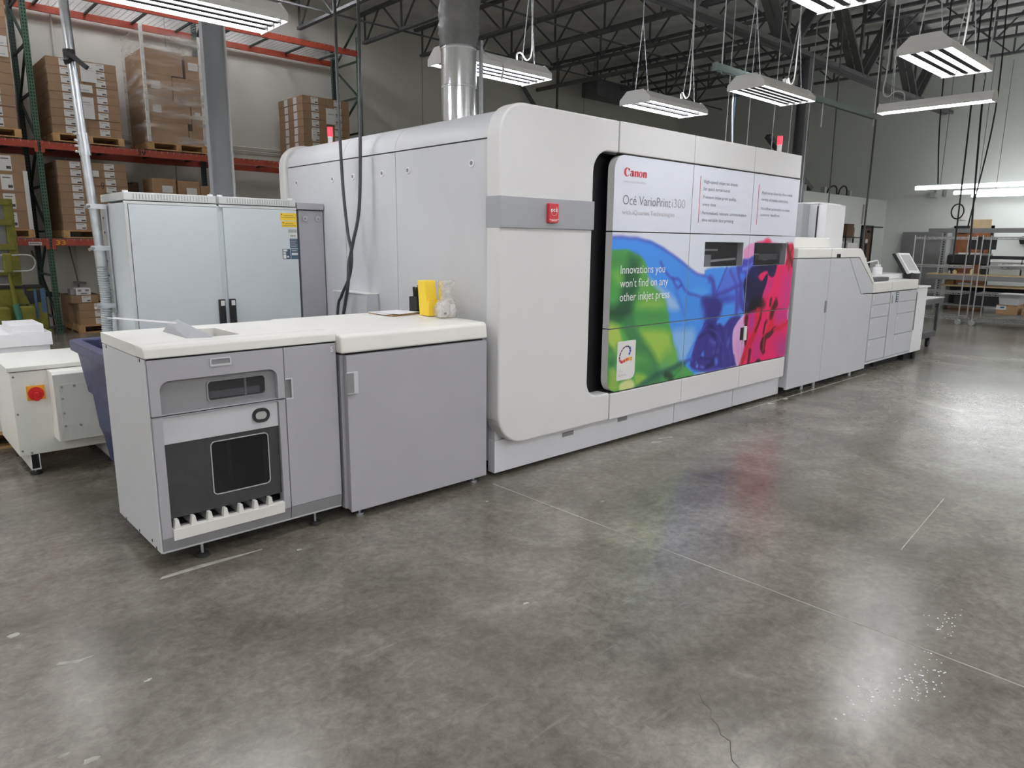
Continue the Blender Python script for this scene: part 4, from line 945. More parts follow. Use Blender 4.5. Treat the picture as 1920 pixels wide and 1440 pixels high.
# ================================================================ MODULES right of the press
dr = thing('drying_module', 'tall grey press module with sloped right shoulder, right of the artwork doors', 'printer', (8.2, 3.9, 0))
MB().box(7.15, 9.0, 3.435, 4.25, .10, 1.45).put('body', M_GREYL, dr)
MB().box(7.145, 7.945, 3.41, 3.435, .08, 1.452).put('door', M_GREYL, dr, bev=.002)
MB().prism([(7.952,.08),(9.222,.08),(9.222,1.012),(8.878,1.022),(8.445,1.452),(7.952,1.452)], 'y', 3.41, 3.435).put('door', M_GREYL, dr, bev=.002)
MB().prism([(8.885,1.027),(9.222,1.022),(9.222,1.125),(8.72,1.452),(8.455,1.452)], 'y', 3.41, 4.25).put('shoulder_panel', M_GREYL, dr, bev=.002)
MB().box(7.145, 7.945, 3.405, 4.25, 1.458, 1.56).put('top_cover', M_COVER, dr, bev=.01)
MB().prism([(7.952,1.458),(8.72,1.458),(9.225,1.128),(9.225,1.175),(8.80,1.53),(8.73,1.56),(7.952,1.56)], 'y', 3.405, 4.25).put('top_cover', M_COVER, dr, bev=.006)
MB().box(8.08, 8.18, 3.402, 3.41, 1.462, 1.50).put('vent_slot', M_GAP, dr)
MB().box(7.90, 7.944, 3.403, 3.412, .86, .99).put('door_pull', M_SGREY, dr)
MB().box(7.2, 9.15, 3.55, 4.2, 0, .10).put('plinth', M_GAP, dr)
MB().prism([(7.62,1.56),(7.66,1.64),(7.78,1.68),(8.66,1.68),(8.66,1.56)], 'y', 3.75, 4.3).put('hood', M_COVER, dr, bev=.01)
for fx in (7.7, 8.0, 9.0): MB().cyl((fx,3.50,0), (fx,3.50,.09), .02, 8).put('foot', M_GALV, dr)
tw = thing('grey_tower', 'tall pale grey tower cabinet rising behind the drying module', 'cabinet', (9.8, 4.9, 0))
MB().box(9.50, 10.12, 4.31, 5.6, .05, 2.13).put('body', M_GREYL, tw, bev=.004)
MB().box(9.49, 10.13, 4.29, 5.61, 2.13, 2.15).put('lid', M_WHITE, tw)
MB().box(9.52, 10.10, 4.20, 4.31, .05, 2.125).put('front_door', M_WHITE, tw, bev=.004)
MB().box(9.497, 9.503, 4.305, 4.32, 1.0, 2.1).put('seam', M_GAP, tw); MB().box(9.55, 10.07, 4.35, 5.55, 0, .05).put('plinth', M_GAP, tw)
MB().box(9.30, 9.50, 4.42, 5.6, 1.69, 2.13).put('side_duct', M_BAND, tw)
pm = []
for i, (xa, xb, lb) in enumerate(((9.228, 9.848, 'grey paper input module with four drawers, left of the two'), (9.856, 10.81, 'grey paper input module with four drawers and dark key strip, right of the two'))):
    u = thing('paper_module', lb, 'printer', (.5*(xa+xb), 3.85, 0), 'paper input modules')
    MB().box(xa, xb, 3.43, 4.18, .14, 1.0).put('body', M_GREYL, u)
    MB().box(xa, xb, 3.405, 4.18, 1.02, 1.145).put('top_cover', M_COVER, u, bev=.006)
    MB().box(xa, xb, 3.41, 3.43, .125, .152).put('base_rail', M_GREYL, u)
    dx = xa+.02 if i == 0 else 10.135
    if i == 1: MB().box(xa+.004, 10.128, 3.41, 3.432, .158, 1.01).put('key_post', M_GREYL, u); MB().box(10.04, 10.11, 3.404, 3.411, .87, 1.005).put('key_strip', M_NAVYL, u); MB().box(9.905, 9.918, 3.405, 3.412, .86, .96).put('post_pull', M_SGREY, u)
    for za, zb in ((.158,.428),(.436,.704),(.712,.862),(.870,1.005)):
        d = MB().box(dx, xb-.02, 3.41, 3.432, za, zb).put('drawer', M_GREYL, u, bev=.002)
        MB().box(dx+.02, dx+.045, 3.406, 3.411, zb-.07, zb-.03).put('drawer_mark', M_LABEL, d)
    if i == 1:
        for q in range(4): MB().box(10.055, 10.095, 3.402, 3.405, .885+q*.03, .90+q*.03).put('key', M_LABEL, u)
    MB().box(xa+.05, xb-.05, 3.55, 4.15, 0, .14).put('plinth', M_GAP, u)
o = MB().box(9.55, 11.02, 3.62, 4.17, 1.148, 1.215).put('scanner_top', M_WHITE, bev=.01); tag(o, 'flat white tray lying across the two paper modules', 'tray')
o = MB().box(9.45, 9.98, 3.50, 3.60, 1.147, 1.195).put('dark_rest', M_CART, bev=.005); tag(o, 'dark grey rest in front of the white tray, by the sloped shoulder', 'rest')
bt = thing('squirt_bottle', 'white squeeze bottle with bent spout on the white tray', 'bottle', (10.32, 3.75, 1.216))
MB().cyl((10.32,3.78,1.216), (10.32,3.78,1.30), .062, 16).cyl((10.32,3.78,1.30), (10.32,3.78,1.318), .062, 16, 0, .03).put('body', M_WHITE, bt, smooth=40)
MB().cyl((10.32,3.78,1.318), (10.32,3.78,1.345), .036, 12).put('cap', M_WHITE, bt, smooth=40)
MB().tube([(10.32,3.78,1.345),(10.32,3.78,1.38),(10.30,3.79,1.395),(10.26,3.81,1.39),(10.14,3.86,1.365)], .009, 8).put('spout', M_WHITE, bt, smooth=50)
sc = thing('touch_screen', 'white-framed touch screen on a dark arm above the paper modules', 'screen', (10.95, 3.75, 1.15))
S0 = Vector((10.75,3.53,1.222)); ux = Vector((.21,-.05,-.004)).normalized(); uz = Vector((-.10,.16,.30)).normalized(); nn_ = ux.cross(uz).normalized()
def pan(o_, w_, h_, d0, d1, m): 
    vs = [o_+nn_*d+ux*a+uz*b for d in (d0, d1) for a, b in ((0,0),(w_,0),(w_,h_),(0,h_))]
    m.add(vs, [(0,3,2,1),(4,5,6,7),(0,1,5,4),(1,2,6,5),(2,3,7,6),(3,0,4,7)]); return m
pan(S0, .26, .32, -.018, .018, MB()).put('frame', M_WHITE, sc); pan(S0+ux*.03+uz*.04, .20, .25, .018, .021, MB()).put('display', M_LGREY, sc); pan(S0-ux*.03+uz*.02, .30, .31, -.05, -.019, MB()).put('back_case', M_BLACK, sc)
MB().box(10.80, 10.98, 3.50, 3.60, 1.146, 1.235).put('arm', M_BLACK, sc)
eu = thing('end_unit', 'plain white end cabinet closing the press line', 'cabinet', (11.03, 3.85, 0))
MB().box(10.82, 11.24, 3.41, 4.2, .12, 1.02).put('body', M_WHITE, eu, bev=.006); MB().box(10.815, 11.30, 3.39, 4.22, 1.02, 1.045).put('lid', M_WHITE, eu, bev=.006)
MB().box(10.86, 11.2, 3.5, 4.1, 0, .12).put('plinth', M_GAP, eu); MB().box(10.818, 10.835, 3.404, 3.412, .44, .97).put('side_slot', M_SGREY, eu)
MB().cyl((11.12,3.46,0), (11.12,3.46,.12), .03, 8).put('foot', M_RUBBER, eu)
# ================================================================ ELECTRICAL CABINET, left
cb = thing('electrical_cabinet', 'tall pale grey two-door electrical cabinet with louvred caps', 'cabinet', (2.18, 6.1, 0))
MB().box(1.515, 2.835, 5.77, 6.42, .1, 1.852).put('carcass', M_CAB, cb, bev=.006)
MB().box(1.56, 2.80, 5.82, 6.38, 0, .1).put('plinth', M_GREYD, cb)
for xa, xb in ((1.512, 2.178), (2.192, 2.842)):
    MB().prism(rrect(xa+.028, xb-.006, .13, 1.838, .004, 3), 'y', 5.745, 5.768).put('door', M_CAB, cb, bev=.003)
    MB().box(xa, xb, 5.755, 5.77, 1.842, 1.862).put('door_rail', M_CABT, cb, bev=.003)
    cp = MB().box(xa+.004, xb-.006, 5.752, 6.38, 1.868, 1.925).put('louvre_cap', M_CABT, cb, bev=.004)
    n = 26
    for k in range(n):
        xk = xa+.07+(xb-xa-.14)*k/(n-1)
        MB().box(xk-.0025, xk+.0025, 5.749, 5.753, 1.878, 1.914).put('louvre_slot', M_LGREY, cp)
    for xk in (xa+.03, xb-.03): MB().cyl((xk,5.80,1.925), (xk,5.80,1.938), .02, 12).put('cap_bolt', M_WHITE, cp, smooth=40)
MB().box(1.512, 1.536, 5.747, 5.77, .12, 1.842).put('corner_post', M_CABT, cb, bev=.004)
for xa in (2.132, 2.216):
    hn = MB().box(xa, xa+.048, 5.715, 5.746, .80, 1.125).put('door_handle', M_BLACK, cb, bev=.004)
    MB().box(xa+.010, xa+.040, 5.7135, 5.716, 1.075, 1.115).put('handle_label', M_LABEL, hn)
YL = 5.7435
for x0, x1, z0, z1 in ((2.69,2.835,1.755,1.815),(2.70,2.835,1.70,1.748)):
    l = MB().box(x0, x1, YL, 5.746, z0, z1).put('warning_label', M_STICKY, cb, label='yellow warning label')
    MB().prism([(x0+.008,z1-.016),(x0+.020,z1-.016),(x0+.014,z1-.005)], 'y', YL-.001, YL).put('triangle_mark', M_PRINT, l)
    MB().box(x0+.03, x1-.03, YL-.001, YL, z1-.022, z1-.019).box(x0+.01, x1-.015, YL-.001, YL, z1-.036, z1-.033).put('print_line', M_PRINT, l)
MB().box(2.755,2.83,YL,5.746,1.655,1.682).put('type_plate', M_LGREY, cb)
l = MB().box(2.76,2.832,YL,5.746,1.615,1.645).put('barcode_label', M_LABEL, cb)
m = MB()
for k in range(12): m.box(2.772+.004*k+(.001 if k%3 else 0), 2.774+.004*k, YL-.001, YL, 1.622, 1.636)
m.put('barcode', M_PRINT, l)
for x0, x1, z0, z1 in ((2.765,2.838,1.525,1.605),(2.694,2.765,1.435,1.520),(2.770,2.838,1.435,1.520)):
    l = MB().box(x0, x1, YL, 5.746, z0, z1).put('dark_label', M_NAVYL, cb, label='dark blue label')
    m = MB()
    if x0 < 2.7: m.box(x0+.005,x0+.042,YL-.001,YL,z1-.020,z1-.004).box(x0+.005,x0+.030,YL-.001,YL,z1-.042,z1-.025).box(x0+.005,x0+.032,YL-.001,YL,z0+.005,z1-.046).box(x0+.040,x0+.055,YL-.001,YL,z0+.014,z0+.028)
    elif z0 < 1.5: m.box(x0+.006,x1-.008,YL-.001,YL,z1-.052,z1-.032).box(x0+.006,x1-.015,YL-.001,YL,z1-.012,z1-.010).box(x0+.006,x1-.010,YL-.001,YL,z1-.018,z1-.016)
    else:
        for q in range(5): m.box(x0+.008, x1-.010-.006*(q%3), YL-.001, YL, z1-.010-.014*q, z1-.008-.014*q)
    m.put('label_print', M_LABEL, l, kind='stuff')
sp = MB().box(1.497, 1.512, 6.20, 6.34, 1.02, 1.83).put('perforated_strip', M_GALV, cb)
for k in range(7): MB().box(1.494, 1.498, 6.262, 6.276, 1.08+k*.11, 1.096+k*.11).put('strip_hole', M_GAP, sp)
fl = thing('filler_column', 'narrow grey cable column between cabinet and press, two round locks on top', 'cabinet', (2.97, 6.1, 0))
MB().box(2.862, 3.088, 5.76, 6.4, .02, 1.842).put('body', M_GREY, fl, bev=.003)
MB().box(2.845, 3.092, 5.745, 6.4, 1.850, 1.905).put('cap', M_GREY, fl, bev=.003)
for x in (2.915, 3.035):
    k = MB().cyl((x,5.76,1.775), (x,5.748,1.775), .022, 18).put('round_lock', M_CHROME, fl, smooth=40); MB().cyl((x,5.7485,1.775), (x,5.746,1.775), .009, 10).put('lock_core', M_SGREY, k)
jb_ = thing('junction_box', 'small grey sheet-metal box on the press side below the two cables', 'box', (3.02, 5.17, 1.18))
MB().box(2.985, 3.098, 4.915, 5.43, .93, 1.176).put('cover', M_GREYL, jb_, bev=.002); MB().box(2.98, 3.098, 4.91, 5.44, 1.176, 1.182).put('lid', M_WHITE, jb_)
# conduit beside the cabinet
cd_ = thing('conduit_riser', 'shiny metal conduit pipe dropping beside the electrical cabinet', 'pipe', (1.42, 6.25, 0))
MB().tube([(1.36,6.22,5.9),(1.37,6.22,3.2),(1.405,6.22,2.2),(1.44,6.22,1.46)], .032, 14).put('pipe', M_GALV, cd_, smooth=40)
MB().cyl((1.400,6.22,2.36), (1.408,6.22,2.20), .040, 14).put('coupling', M_GALV, cd_, smooth=40)
for z in (2.345,2.30,2.26,2.22): MB().cyl((1.36,6.20,z), (1.34,6.19,z), .008, 8).put('set_screw', M_CHROME, cd_)
MB().cyl((1.438,6.22,1.50), (1.442,6.22,1.38), .042, 14).put('connector', M_GALV, cd_, smooth=40)
pts = [(1.441,6.22,1.38),(1.447,6.22,1.15),(1.435,6.22,.95),(1.425,6.22,.70),(1.43,6.22,.3),(1.43,6.22,.03)]
fine = []
for a, b in zip(pts[:-1], pts[1:]):
    a, b = Vector(a), Vector(b); n = max(2, int((b-a).length/.006))
    fine += [tuple(a.lerp(b, i/n)) for i in range(n)]
MB().tube(fine, .038, 10, rads=[.041 if i % 3 else .034 for i in range(len(fine))]).put('flexible_sleeve', M_GALV, cd_)
for z in (1.83, 1.52, 1.08): MB().box(1.37, 1.50, 6.17, 6.19, z-.018, z+.018).put('clamp', M_GALV, cd_); MB().cyl((1.385,6.17,z), (1.35,6.14,z-.01), .012, 8).put('clamp_screw', M_CHROME, cd_)
MB().cyl((1.37,6.22,2.93), (1.373,6.22,2.85), .040, 14).bar((1.36,6.18,2.90), (1.45,6.10,2.80), .03, .03).bar((1.36,6.19,2.86), (1.33,6.15,2.83), .03, .03).put('black_clip', M_BLACK, cd_)
# two thick cables hanging from the ceiling
o = MB().tube(smooth_path([(2.96,5.20,5.95),(2.96,5.20,3.38),(2.96,5.20,2.81),(2.965,5.19,2.10),(2.955,5.12,1.68),(2.95,5.06,1.50),(2.95,5.10,1.32),(2.955,5.25,1.15),(2.94,5.30,1.0),(2.90,5.3,.3),(2.9,5.3,.02)]), .0125, 8).put('hanging_cable', M_CORD, smooth=60)
tag(o, 'dark power cable hanging from the ceiling, left of the pair', 'cable', 'two hanging power cables')
o = MB().tube(smooth_path([(3.03,4.98,5.95),(3.03,4.98,3.4),(3.02,4.98,2.64),(2.99,4.98,1.9),(2.955,5.04,1.58),(2.935,5.08,1.42),(2.92,5.08,1.25),(2.92,5.14,1.08),(2.91,5.18,.9),(2.85,5.2,.3),(2.85,5.2,.02)]), .0135, 8).put('hanging_cable', M_CORD, smooth=60)
tag(o, 'dark power cable hanging from the ceiling, right of the pair', 'cable', 'two hanging power cables')
# round duct rising from the press roof
du = thing('exhaust_duct', 'round shiny metal exhaust duct rising from the press roof into a flexible hose', 'duct', (4.0, 5.0, 2.445))
prof = [(0,.150),(.10,.150),(.42,.150),(.425,.156),(.435,.156),(.44,.150),(.72,.150),(.725,.156),(.735,.156),(.74,.150),(.80,.150)]
MB().tube([(4.0,5.0,2.445+z) for z, r in prof], .15, 28, rads=[r for z, r in prof]).put('rigid_pipe', M_DUCT, du, smooth=35)
MB().box(4.125,4.150,4.86,4.885,2.45,3.25).put('seam_strip', M_GALV, du)
fx = [(4.0,5.0,3.19),(4.0,5.0,3.30),(4.0,5.0,3.45),(4.02,5.0,3.58),(4.08,5.02,3.72),(4.20,5.06,3.88),(4.36,5.12,4.05),(4.5,5.2,4.4),(4.6,5.3,5.0),(4.65,5.4,6.7)]
ff = []
for a, b in zip(fx[:-1], fx[1:]):
    a, b = Vector(a), Vector(b); n = max(2, int((b-a).length/.03)); ff += [tuple(a.lerp(b, i/n)) for i in range(n)]
random.seed(5)
MB().tube(ff, .17, 22, rads=[(.158 if i < 3 else .165)+.007*(i % 2)+random.uniform(-.004,.004) for i in range(len(ff))]).put('flexible_hose', M_FLEX, du, smooth=50)
MB().tube(smooth_path([(4.16,4.95,3.24),(4.3,4.95,3.16),(4.42,4.95,3.17),(4.46,4.95,3.10),(4.45,4.96,3.0)]), .008, 6).put('wire_loop', M_CORDW, du, smooth=50)
# strut channel and rods above the press
su = thing('strut_channel', 'long grey-green strut channel hung from rods above the press', 'strut', (9.4, 4.55, 3.5))
MB().box(7.22,11.7,4.53,4.535,3.46,3.53).box(7.22,11.7,4.575,4.58,3.46,3.53).box(7.22,11.7,4.53,4.58,3.53,3.535).put('channel', M_STRUT, su)
MB().box(7.21,7.225,4.52,4.59,3.455,3.54).put('end_clip', M_STRUT, su); MB().box(8.75,8.85,4.52,4.56,3.535,3.60).put('junction_box', M_FIX, su)
for x, zb in ((7.35,3.44),(9.90,3.16),(11.63,3.36)): MB().tube([(x,4.555,zb),(x+.02,4.555,5.95)], .008, 6).put('threaded_rod', M_GALV if x < 8 else M_FIX, su)
def strand(label, pts, r, m, cat='cable', name='hanging_wire', group=None):
    o = MB().tube(smooth_path(pts) if len(pts) > 2 else pts, r, 6).put(name, m, smooth=50); tag(o, label, cat, group); return o
strand('white cord slanting down onto the press roof from the green strut', [(7.75,4.62,3.45),(7.70,4.60,3.1),(7.62,4.50,2.45)], .010, M_CORDW, name='hanging_cable')
strand('blue cord beside the slanting white cord above the press', [(7.80,4.62,3.45),(7.76,4.61,3.0),(7.72,4.55,2.45)], .005, M_BLUEP, name='hanging_cable')
for i, x in enumerate((9.55, 10.15, 10.9, 11.45, 12.05)):
    strand('thin grey hanging wire, %s from the left, behind the front right press corner' % ORD[i], [(x,5.75,5.95),(x-.05,5.75,3.2),(x-.1,5.75,.02)], .006, M_GALV, group='thin wires behind the press corner')
strand('dark cable dropping in front of the office wall, left of the brown door', [(13.2,5.85,5.95),(13.25,5.85,4.1),(13.3,5.85,2.4),(13.3,5.85,.02)], .013, M_STEELD, name='hanging_cable')
strand('dark pole-like cable passing the left edge of the brown door', [(15.0,5.85,5.95),(15.05,5.85,4.1),(15.05,5.85,2.06),(15.05,5.85,.02)], .020, M_STEELD, name='hanging_cable')
for i, (ya, yb_, zb, r) in enumerate(((4.70,4.60,2.72,.012),(4.22,4.19,1.3,.014),(4.05,3.93,1.3,.016),(3.84,4.02,1.95,.012))):
    strand(['short dark cable ending at the nearest strip light', 'dark cable with a coiled loop, hanging over the wire racks', 'thickest dark cable hanging over the wire racks', 'slanting thin dark cable, rightmost over the wire racks'][i],
           [(15.0,ya+.05,5.95),(15.0,ya,3.9),(15.0,yb_,zb)], r, M_RUBBER, name='hanging_cable')
lo = [(15.0, 4.22+.10*math.cos(a), 2.22+.13*math.sin(a)) for a in [2*PI*i/24 for i in range(25)]]
strand('coiled loop of dark cable above the wire racks', lo, .012, M_RUBBER, name='cable_coil')

# ================================================================ BLUE BIN, WHITE MACHINE, PAPER
bn = thing('bulk_bin', 'blue plastic bulk bin behind the stacker', 'bin', (1.45, 4.83, 0))
def loft(rects, m):
    """rects: (x0,x1,y0,y1,z) from bottom to top"""
    k = len(rects); vs = []; fs = []
    for x0,x1,y0,y1,z in rects: vs += [(x0,y0,z),(x1,y0,z),(x1,y1,z),(x0,y1,z)]
    for i in range(k-1):
        for j in range(4): fs.append((4*i+j, 4*i+(j+1)%4, 4*i+4+(j+1)%4, 4*i+4+j))
    fs.append((3,2,1,0)); m.add(vs, fs); return m
o_ = loft([(1.13,1.80,4.47,5.18,.14),(1.115,1.82,4.45,5.21,.30),(1.10,1.84,4.43,5.235,.36),(1.085,1.85,4.41,5.255,.58),(1.065,1.87,4.39,5.28,.60),(1.035,1.90,4.36,5.32,.87)], MB())
loft([(1.15,1.78,4.49,5.16,.16),(1.06,1.88,4.385,5.295,.87)], o_)
o_.put('tub', M_BLUE, bn, bev=.006)
MB().ring(rrect(.995,1.94,4.32,5.36,.06,5), rrect(1.06,1.875,4.39,5.29,.04,5), 'z', .875, .945).put('rim', M_BLUE, bn, bev=.012)
MB().box(1.07,1.09,4.55,4.72,.40,.54).put('raised_panel', M_BLUE, bn)
for x, y in ((1.16,4.98),(1.75,4.98),(1.16,4.55),(1.75,4.55)):
    c = MB().cyl((x-.015,y,.055), (x+.015,y,.055), .055, 18).put('caster_wheel', M_LGREY, bn, smooth=40); MB().box(x-.03,x+.03,y-.03,y+.03,.10,.145).put('caster_plate', M_GALV, bn)
wm = thing('switch_machine', 'low ivory machine with red rotary switch on yellow plate, at the left edge', 'machine', (1.1, 6.0, 0))
MB().box(.69, 1.33, 5.62, 6.34, .14, .715).put('body', M_MACH, wm, bev=.004)
MB().box(.675, 1.34, 5.60, 6.36, .722, .752).put('top_plate', M_MACH, wm, bev=.004)
bx = MB().prism([(5.45,.24),(5.45,.70),(5.47,.718),(5.62,.718),(5.62,.24)], 'x', .90, 1.32).put('front_box', M_MACH, wm, bev=.004)
MB().box(.93, 1.30, 5.446, 5.451, .325, .632).put('cover_plate', M_MACH, bx)
for x, z in ((.945,.615),(1.02,.617),(.945,.535),(.945,.435),(.945,.345),(1.03,.343)): MB().cyl((x,5.446,z), (x,5.440,z), .007, 10).put('screw', M_GALV, bx)
for x, z in ((.708,.685),(.708,.43),(.708,.175),(.76,.155)): MB().cyl((x,5.62,z), (x,5.614,z), .007, 10).put('screw', M_SGREY, wm)
sw = MB().box(.772, .875, 5.606, 5.62, .518, .615).put('switch_plate', M_SWYEL, wm, label='yellow switch plate')
MB().cyl((.822,5.606,.562), (.822,5.592,.562), .046, 24).put('switch_dial', M_SWRED, sw, smooth=40, label='red rotary switch')
MB().box(.81,.834,5.565,5.594,.518,.575).put('switch_lever', M_SWRED, sw, bev=.003); MB().box(.798,.826,5.610,5.62,.617,.632).put('switch_tag', M_LABEL, sw)
for x in (.745, 1.22):
    MB().box(x,x+.005,5.60,6.3,.04,.14).box(x+.05,x+.055,5.60,6.3,.04,.14).box(x,x+.055,5.60,6.3,.036,.042).put('leg_channel', M_WHITE, wm)
    MB().box(x+.006,x+.049,5.61,5.63,.045,.139).put('channel_end', M_GAP, wm)
    for y in (5.63, 6.2): MB().cyl((x+.027,y,0), (x+.027,y,.012), .035, 14, 0).cyl((x+.027,y,.012), (x+.027,y,.10), .008, 8, 1).put('foot', [M_RUBBER, M_CHROME], wm, smooth=40)
def pallet(x0, x1, y0, y1, z, label, group='wooden pallets', ny=3, h=.13):
    p = thing('wood_pallet', label, 'pallet', (.5*(x0+x1), .5*(y0+y1), z), group)
    for k in range(3):
        xx = x0+(x1-x0-.09)*k/2; MB().box(xx, xx+.09, y0, y1, z+.018, z+h-.02).put('stringer', M_WOOD, p)
    for k in range(6):
        yy = y0+(y1-y0-.10)*k/5; MB().box(x0, x1, yy, yy+.10, z+h-.02, z+h).put('deck_board', M_WOOD, p)
    for k in range(3):
        yy = y0+(y1-y0-.10)*k/2; MB().box(x0, x1, yy, yy+.10, z, z+.018).put('deck_board', M_WOOD, p)
    return p
pallet(.02, 1.12, 6.48, 7.3, .0, 'wooden pallet carrying the white paper, behind the ivory machine')
random.seed(11)
z = .131; k = 0
for hh, ox in ((.30,0),(.22,.01),(.12,-.012),(.10,.006)):
    o = MB().box(.04+ox, 1.10+ox, 6.50-ox, 7.28, z+.0005, z+hh).put('paper_stack', M_PAPER, bev=.003)
    tag(o, ['bottom block of white paper on the pallet behind the ivory machine', 'second block of white paper from the bottom, behind the ivory machine', 'third block of white paper from the bottom, behind the ivory machine', 'wide top block of white paper behind the ivory machine'][k], 'paper', 'white paper blocks'); z += hh; k += 1
o = MB().box(.85, 1.06, 6.52, 6.95, z+.001, z+.062).put('paper_stack', M_PAPER, bev=.002); tag(o, 'small thick ream of white paper lying on the wide paper block', 'paper', 'white paper blocks')
o = MB().box(.50, .76, 6.60, 7.0, z+.001, z+.010).put('paper_sheet', M_PAPER); tag(o, 'printed sheets with red lettering at the left edge, on the paper block', 'paper')
m = MB()
for q in range(3): m.box(.55+.06*q, .59+.06*q, 6.63, 6.66, z+.0101, z+.0108)
m.put('red_print', M_INKRED, o)
MB().box(-2.0, .60, 6.10, 6.16, -.002, .001).put('yellow_tape', M_YTAPE, floor)

# ================================================================ PALLET RACK and its loads
RY, RR = 13.85, 14.92
rk = thing('pallet_rack', 'tall green and red pallet rack along the back wall', 'rack', (5.4, 14.4, 0))
hole_src = None
for ui, ux_ in enumerate((-.50, 2.485, 5.45, 8.42)):
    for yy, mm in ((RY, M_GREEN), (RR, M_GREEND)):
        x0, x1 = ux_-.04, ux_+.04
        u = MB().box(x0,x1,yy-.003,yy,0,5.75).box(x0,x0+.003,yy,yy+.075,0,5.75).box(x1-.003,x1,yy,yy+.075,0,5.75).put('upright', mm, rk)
        if ux_ < 0: continue
        m = MB(); z = .06
        while z < 5.7:
            for dx in (-.018, .018): m.prism([(ux_+dx-.006,z),(ux_+dx+.006,z),(ux_+dx+.009,z+.022),(ux_+dx,z+.030),(ux_+dx-.009,z+.022)], 'y', yy-.0045, yy-.0028)
            z += .0508
        m.put('punched_holes', M_GAP, u, kind='stuff')
        m = MB(); z = .06
        while z < 5.7:
            m.box(x0-.0015, x0+.0005, yy+.03, yy+.045, z, z+.026); z += .0508
        m.put('side_holes', M_GAP if yy == RY else M_LGREY, u, kind='stuff')
    z = .25; up_ = True
    while z < 5.3:
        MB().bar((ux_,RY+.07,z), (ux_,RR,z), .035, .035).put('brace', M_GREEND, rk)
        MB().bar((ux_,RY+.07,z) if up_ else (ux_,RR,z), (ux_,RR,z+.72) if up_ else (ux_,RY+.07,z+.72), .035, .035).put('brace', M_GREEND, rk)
        z += .72; up_ = not up_
for z in (1.46, 2.99, 5.35):
    for i, (xa, xb) in enumerate(((-.46,2.445),(2.525,5.41),(5.49,8.38))):
        if z < 2 and i == 0: pass
        bm_ = MB().box(xa, xb, RY-.045, RY, z, z+.11).put('beam', M_RED, rk); MB().box(xa, xb, RR+.075, RR+.12, z, z+.11).put('beam', M_RED, rk)
        for xe in (xa, xb-.012): MB().box(xe-.02, xe+.03, RY-.05, RY-.045, z-.06, z+.12).put('connector_plate', M_RED, bm_)
        m = MB(); zz = z+.112; n = int((xb-xa)/.10)
        for k in range(n+1): m.box(xa+.1*k, xa+.1*k+.006, RY-.048, RR+.11, zz, zz+.006)
        for k in range(11): m.box(xa, xb, RY-.03+k*.11, RY-.024+k*.11, zz-.006, zz)
        for k in range(n+1): m.box(xa+.1*k, xa+.1*k+.006, RY-.050, RY-.045, zz-.035, zz)
        m.put('wire_deck', M_GALV, rk, kind='stuff')
        for k in range(4): 
            xk = xa+.3+(xb-xa-.6)*k/3; MB().box(xk, xk+.04, RY, RR+.08, z+.075, z+.105).put('deck_channel', M_GREEND, rk)
text('39', 3.93, 4.06, 3.005, .085, RY-.0465, M_BLACK, rk, bold=.02); text('33', 2.56, 2.70, 1.475, .075, RY-.0465, M_SWYEL, rk, bold=.02)
MB().box(2.18,2.36,RY-.049,RY-.046,1.465,1.52).put('rack_label', M_LABEL, rk)
m = MB(); 
for k in range(9): m.box(2.195+.017*k, 2.195+.017*k+.009, RY-.0505, RY-.0488, 1.482, 1.505)
m.put('label_print', M_PRINT, rk)
def carton(x0, x1, y0, y1, z0, z1, label, group, lab=(.33,.62), m=M_CARD, side=False, low=True):
    c = thing('carton', label, 'box', (.5*(x0+x1), .5*(y0+y1), z0), group)
    g_ = .002
    MB().box(x0+g_, x1-g_, y0, y1, z0+.001, z1-.003).put('box_body', m, c)
    MB().box(x0+.01, x1-.01, y0+.004, y1-.004, z1-.003, z1).put('lid_seam', M_CARDD, c)
    if lab:
        a, b = x0+(x1-x0)*lab[0], x0+(x1-x0)*lab[1]; hz = z1-z0
        l = MB().box(a, b, y0-.0015, y0, z0+.10*hz, z1-.10*hz).put('end_label', M_LABEL, c)
        MB().box(a+.55*(b-a), b-.06*(b-a), y0-.0025, y0-.0015, z0+.2*hz, z0+.36*hz).box(a+.15*(b-a), a+.8*(b-a), y0-.0025, y0-.0015, z1-.28*hz, z1-.23*hz).put('label_print', M_PRINT, l)
    if side: MB().box(x0-.0015+g_, x0+g_, y0+.25, y0+.40, z0+.012, z1-.012).put('side_label', M_LABEL, c); MB().box(x0-.0015+g_, x0+g_, y0+.65, y0+.80, z0+.012, z1-.012).put('side_label', M_LABEL, c)
    return c
def load(x0, x1, z, rows, top, label, group, skip=(), y0=RY-.02, y1=RR-.02, side=False, m=M_CARD):
    h = (top-z)/rows; xm = .5*(x0+x1)
    for r in range(rows):
        random.seed(100+r); j = random.uniform(-.004,.004)
        lv = ORD[r]+' from the bottom'
        carton(x0+j, xm+j, y0+random.uniform(0,.006), y1, z+r*h, z+(r+1)*h, 'brown carton, left column, '+lv+', '+label, group, (.36,.66), m, side)
        carton(xm+j, x1+j, y0+random.uniform(0,.006), y1, z+r*h, z+(r+1)*h, 'brown carton, right column, '+lv+', '+label, group, (.34,.64), m)
def corner_board(x, y, z0, z1, label, name='corner_board'):
    o = MB().box(x, x+.055, y-.004, y, z0, z1).box(x-.004, x, y-.004, y+.012, z0, z1).put(name, M_LABEL); tag(o, label, 'board', 'white corner boards'); return o
RP = 3.125
pallet(2.70, 3.74, RY-.03, RR-.01, RP, 'wooden pallet under the labelled cartons, upper rack shelf right of the green post')
load(2.71, 3.72, RP+.131, 9, 4.42, 'upper shelf beside the green post', 'cartons on the upper shelf, right of the post')
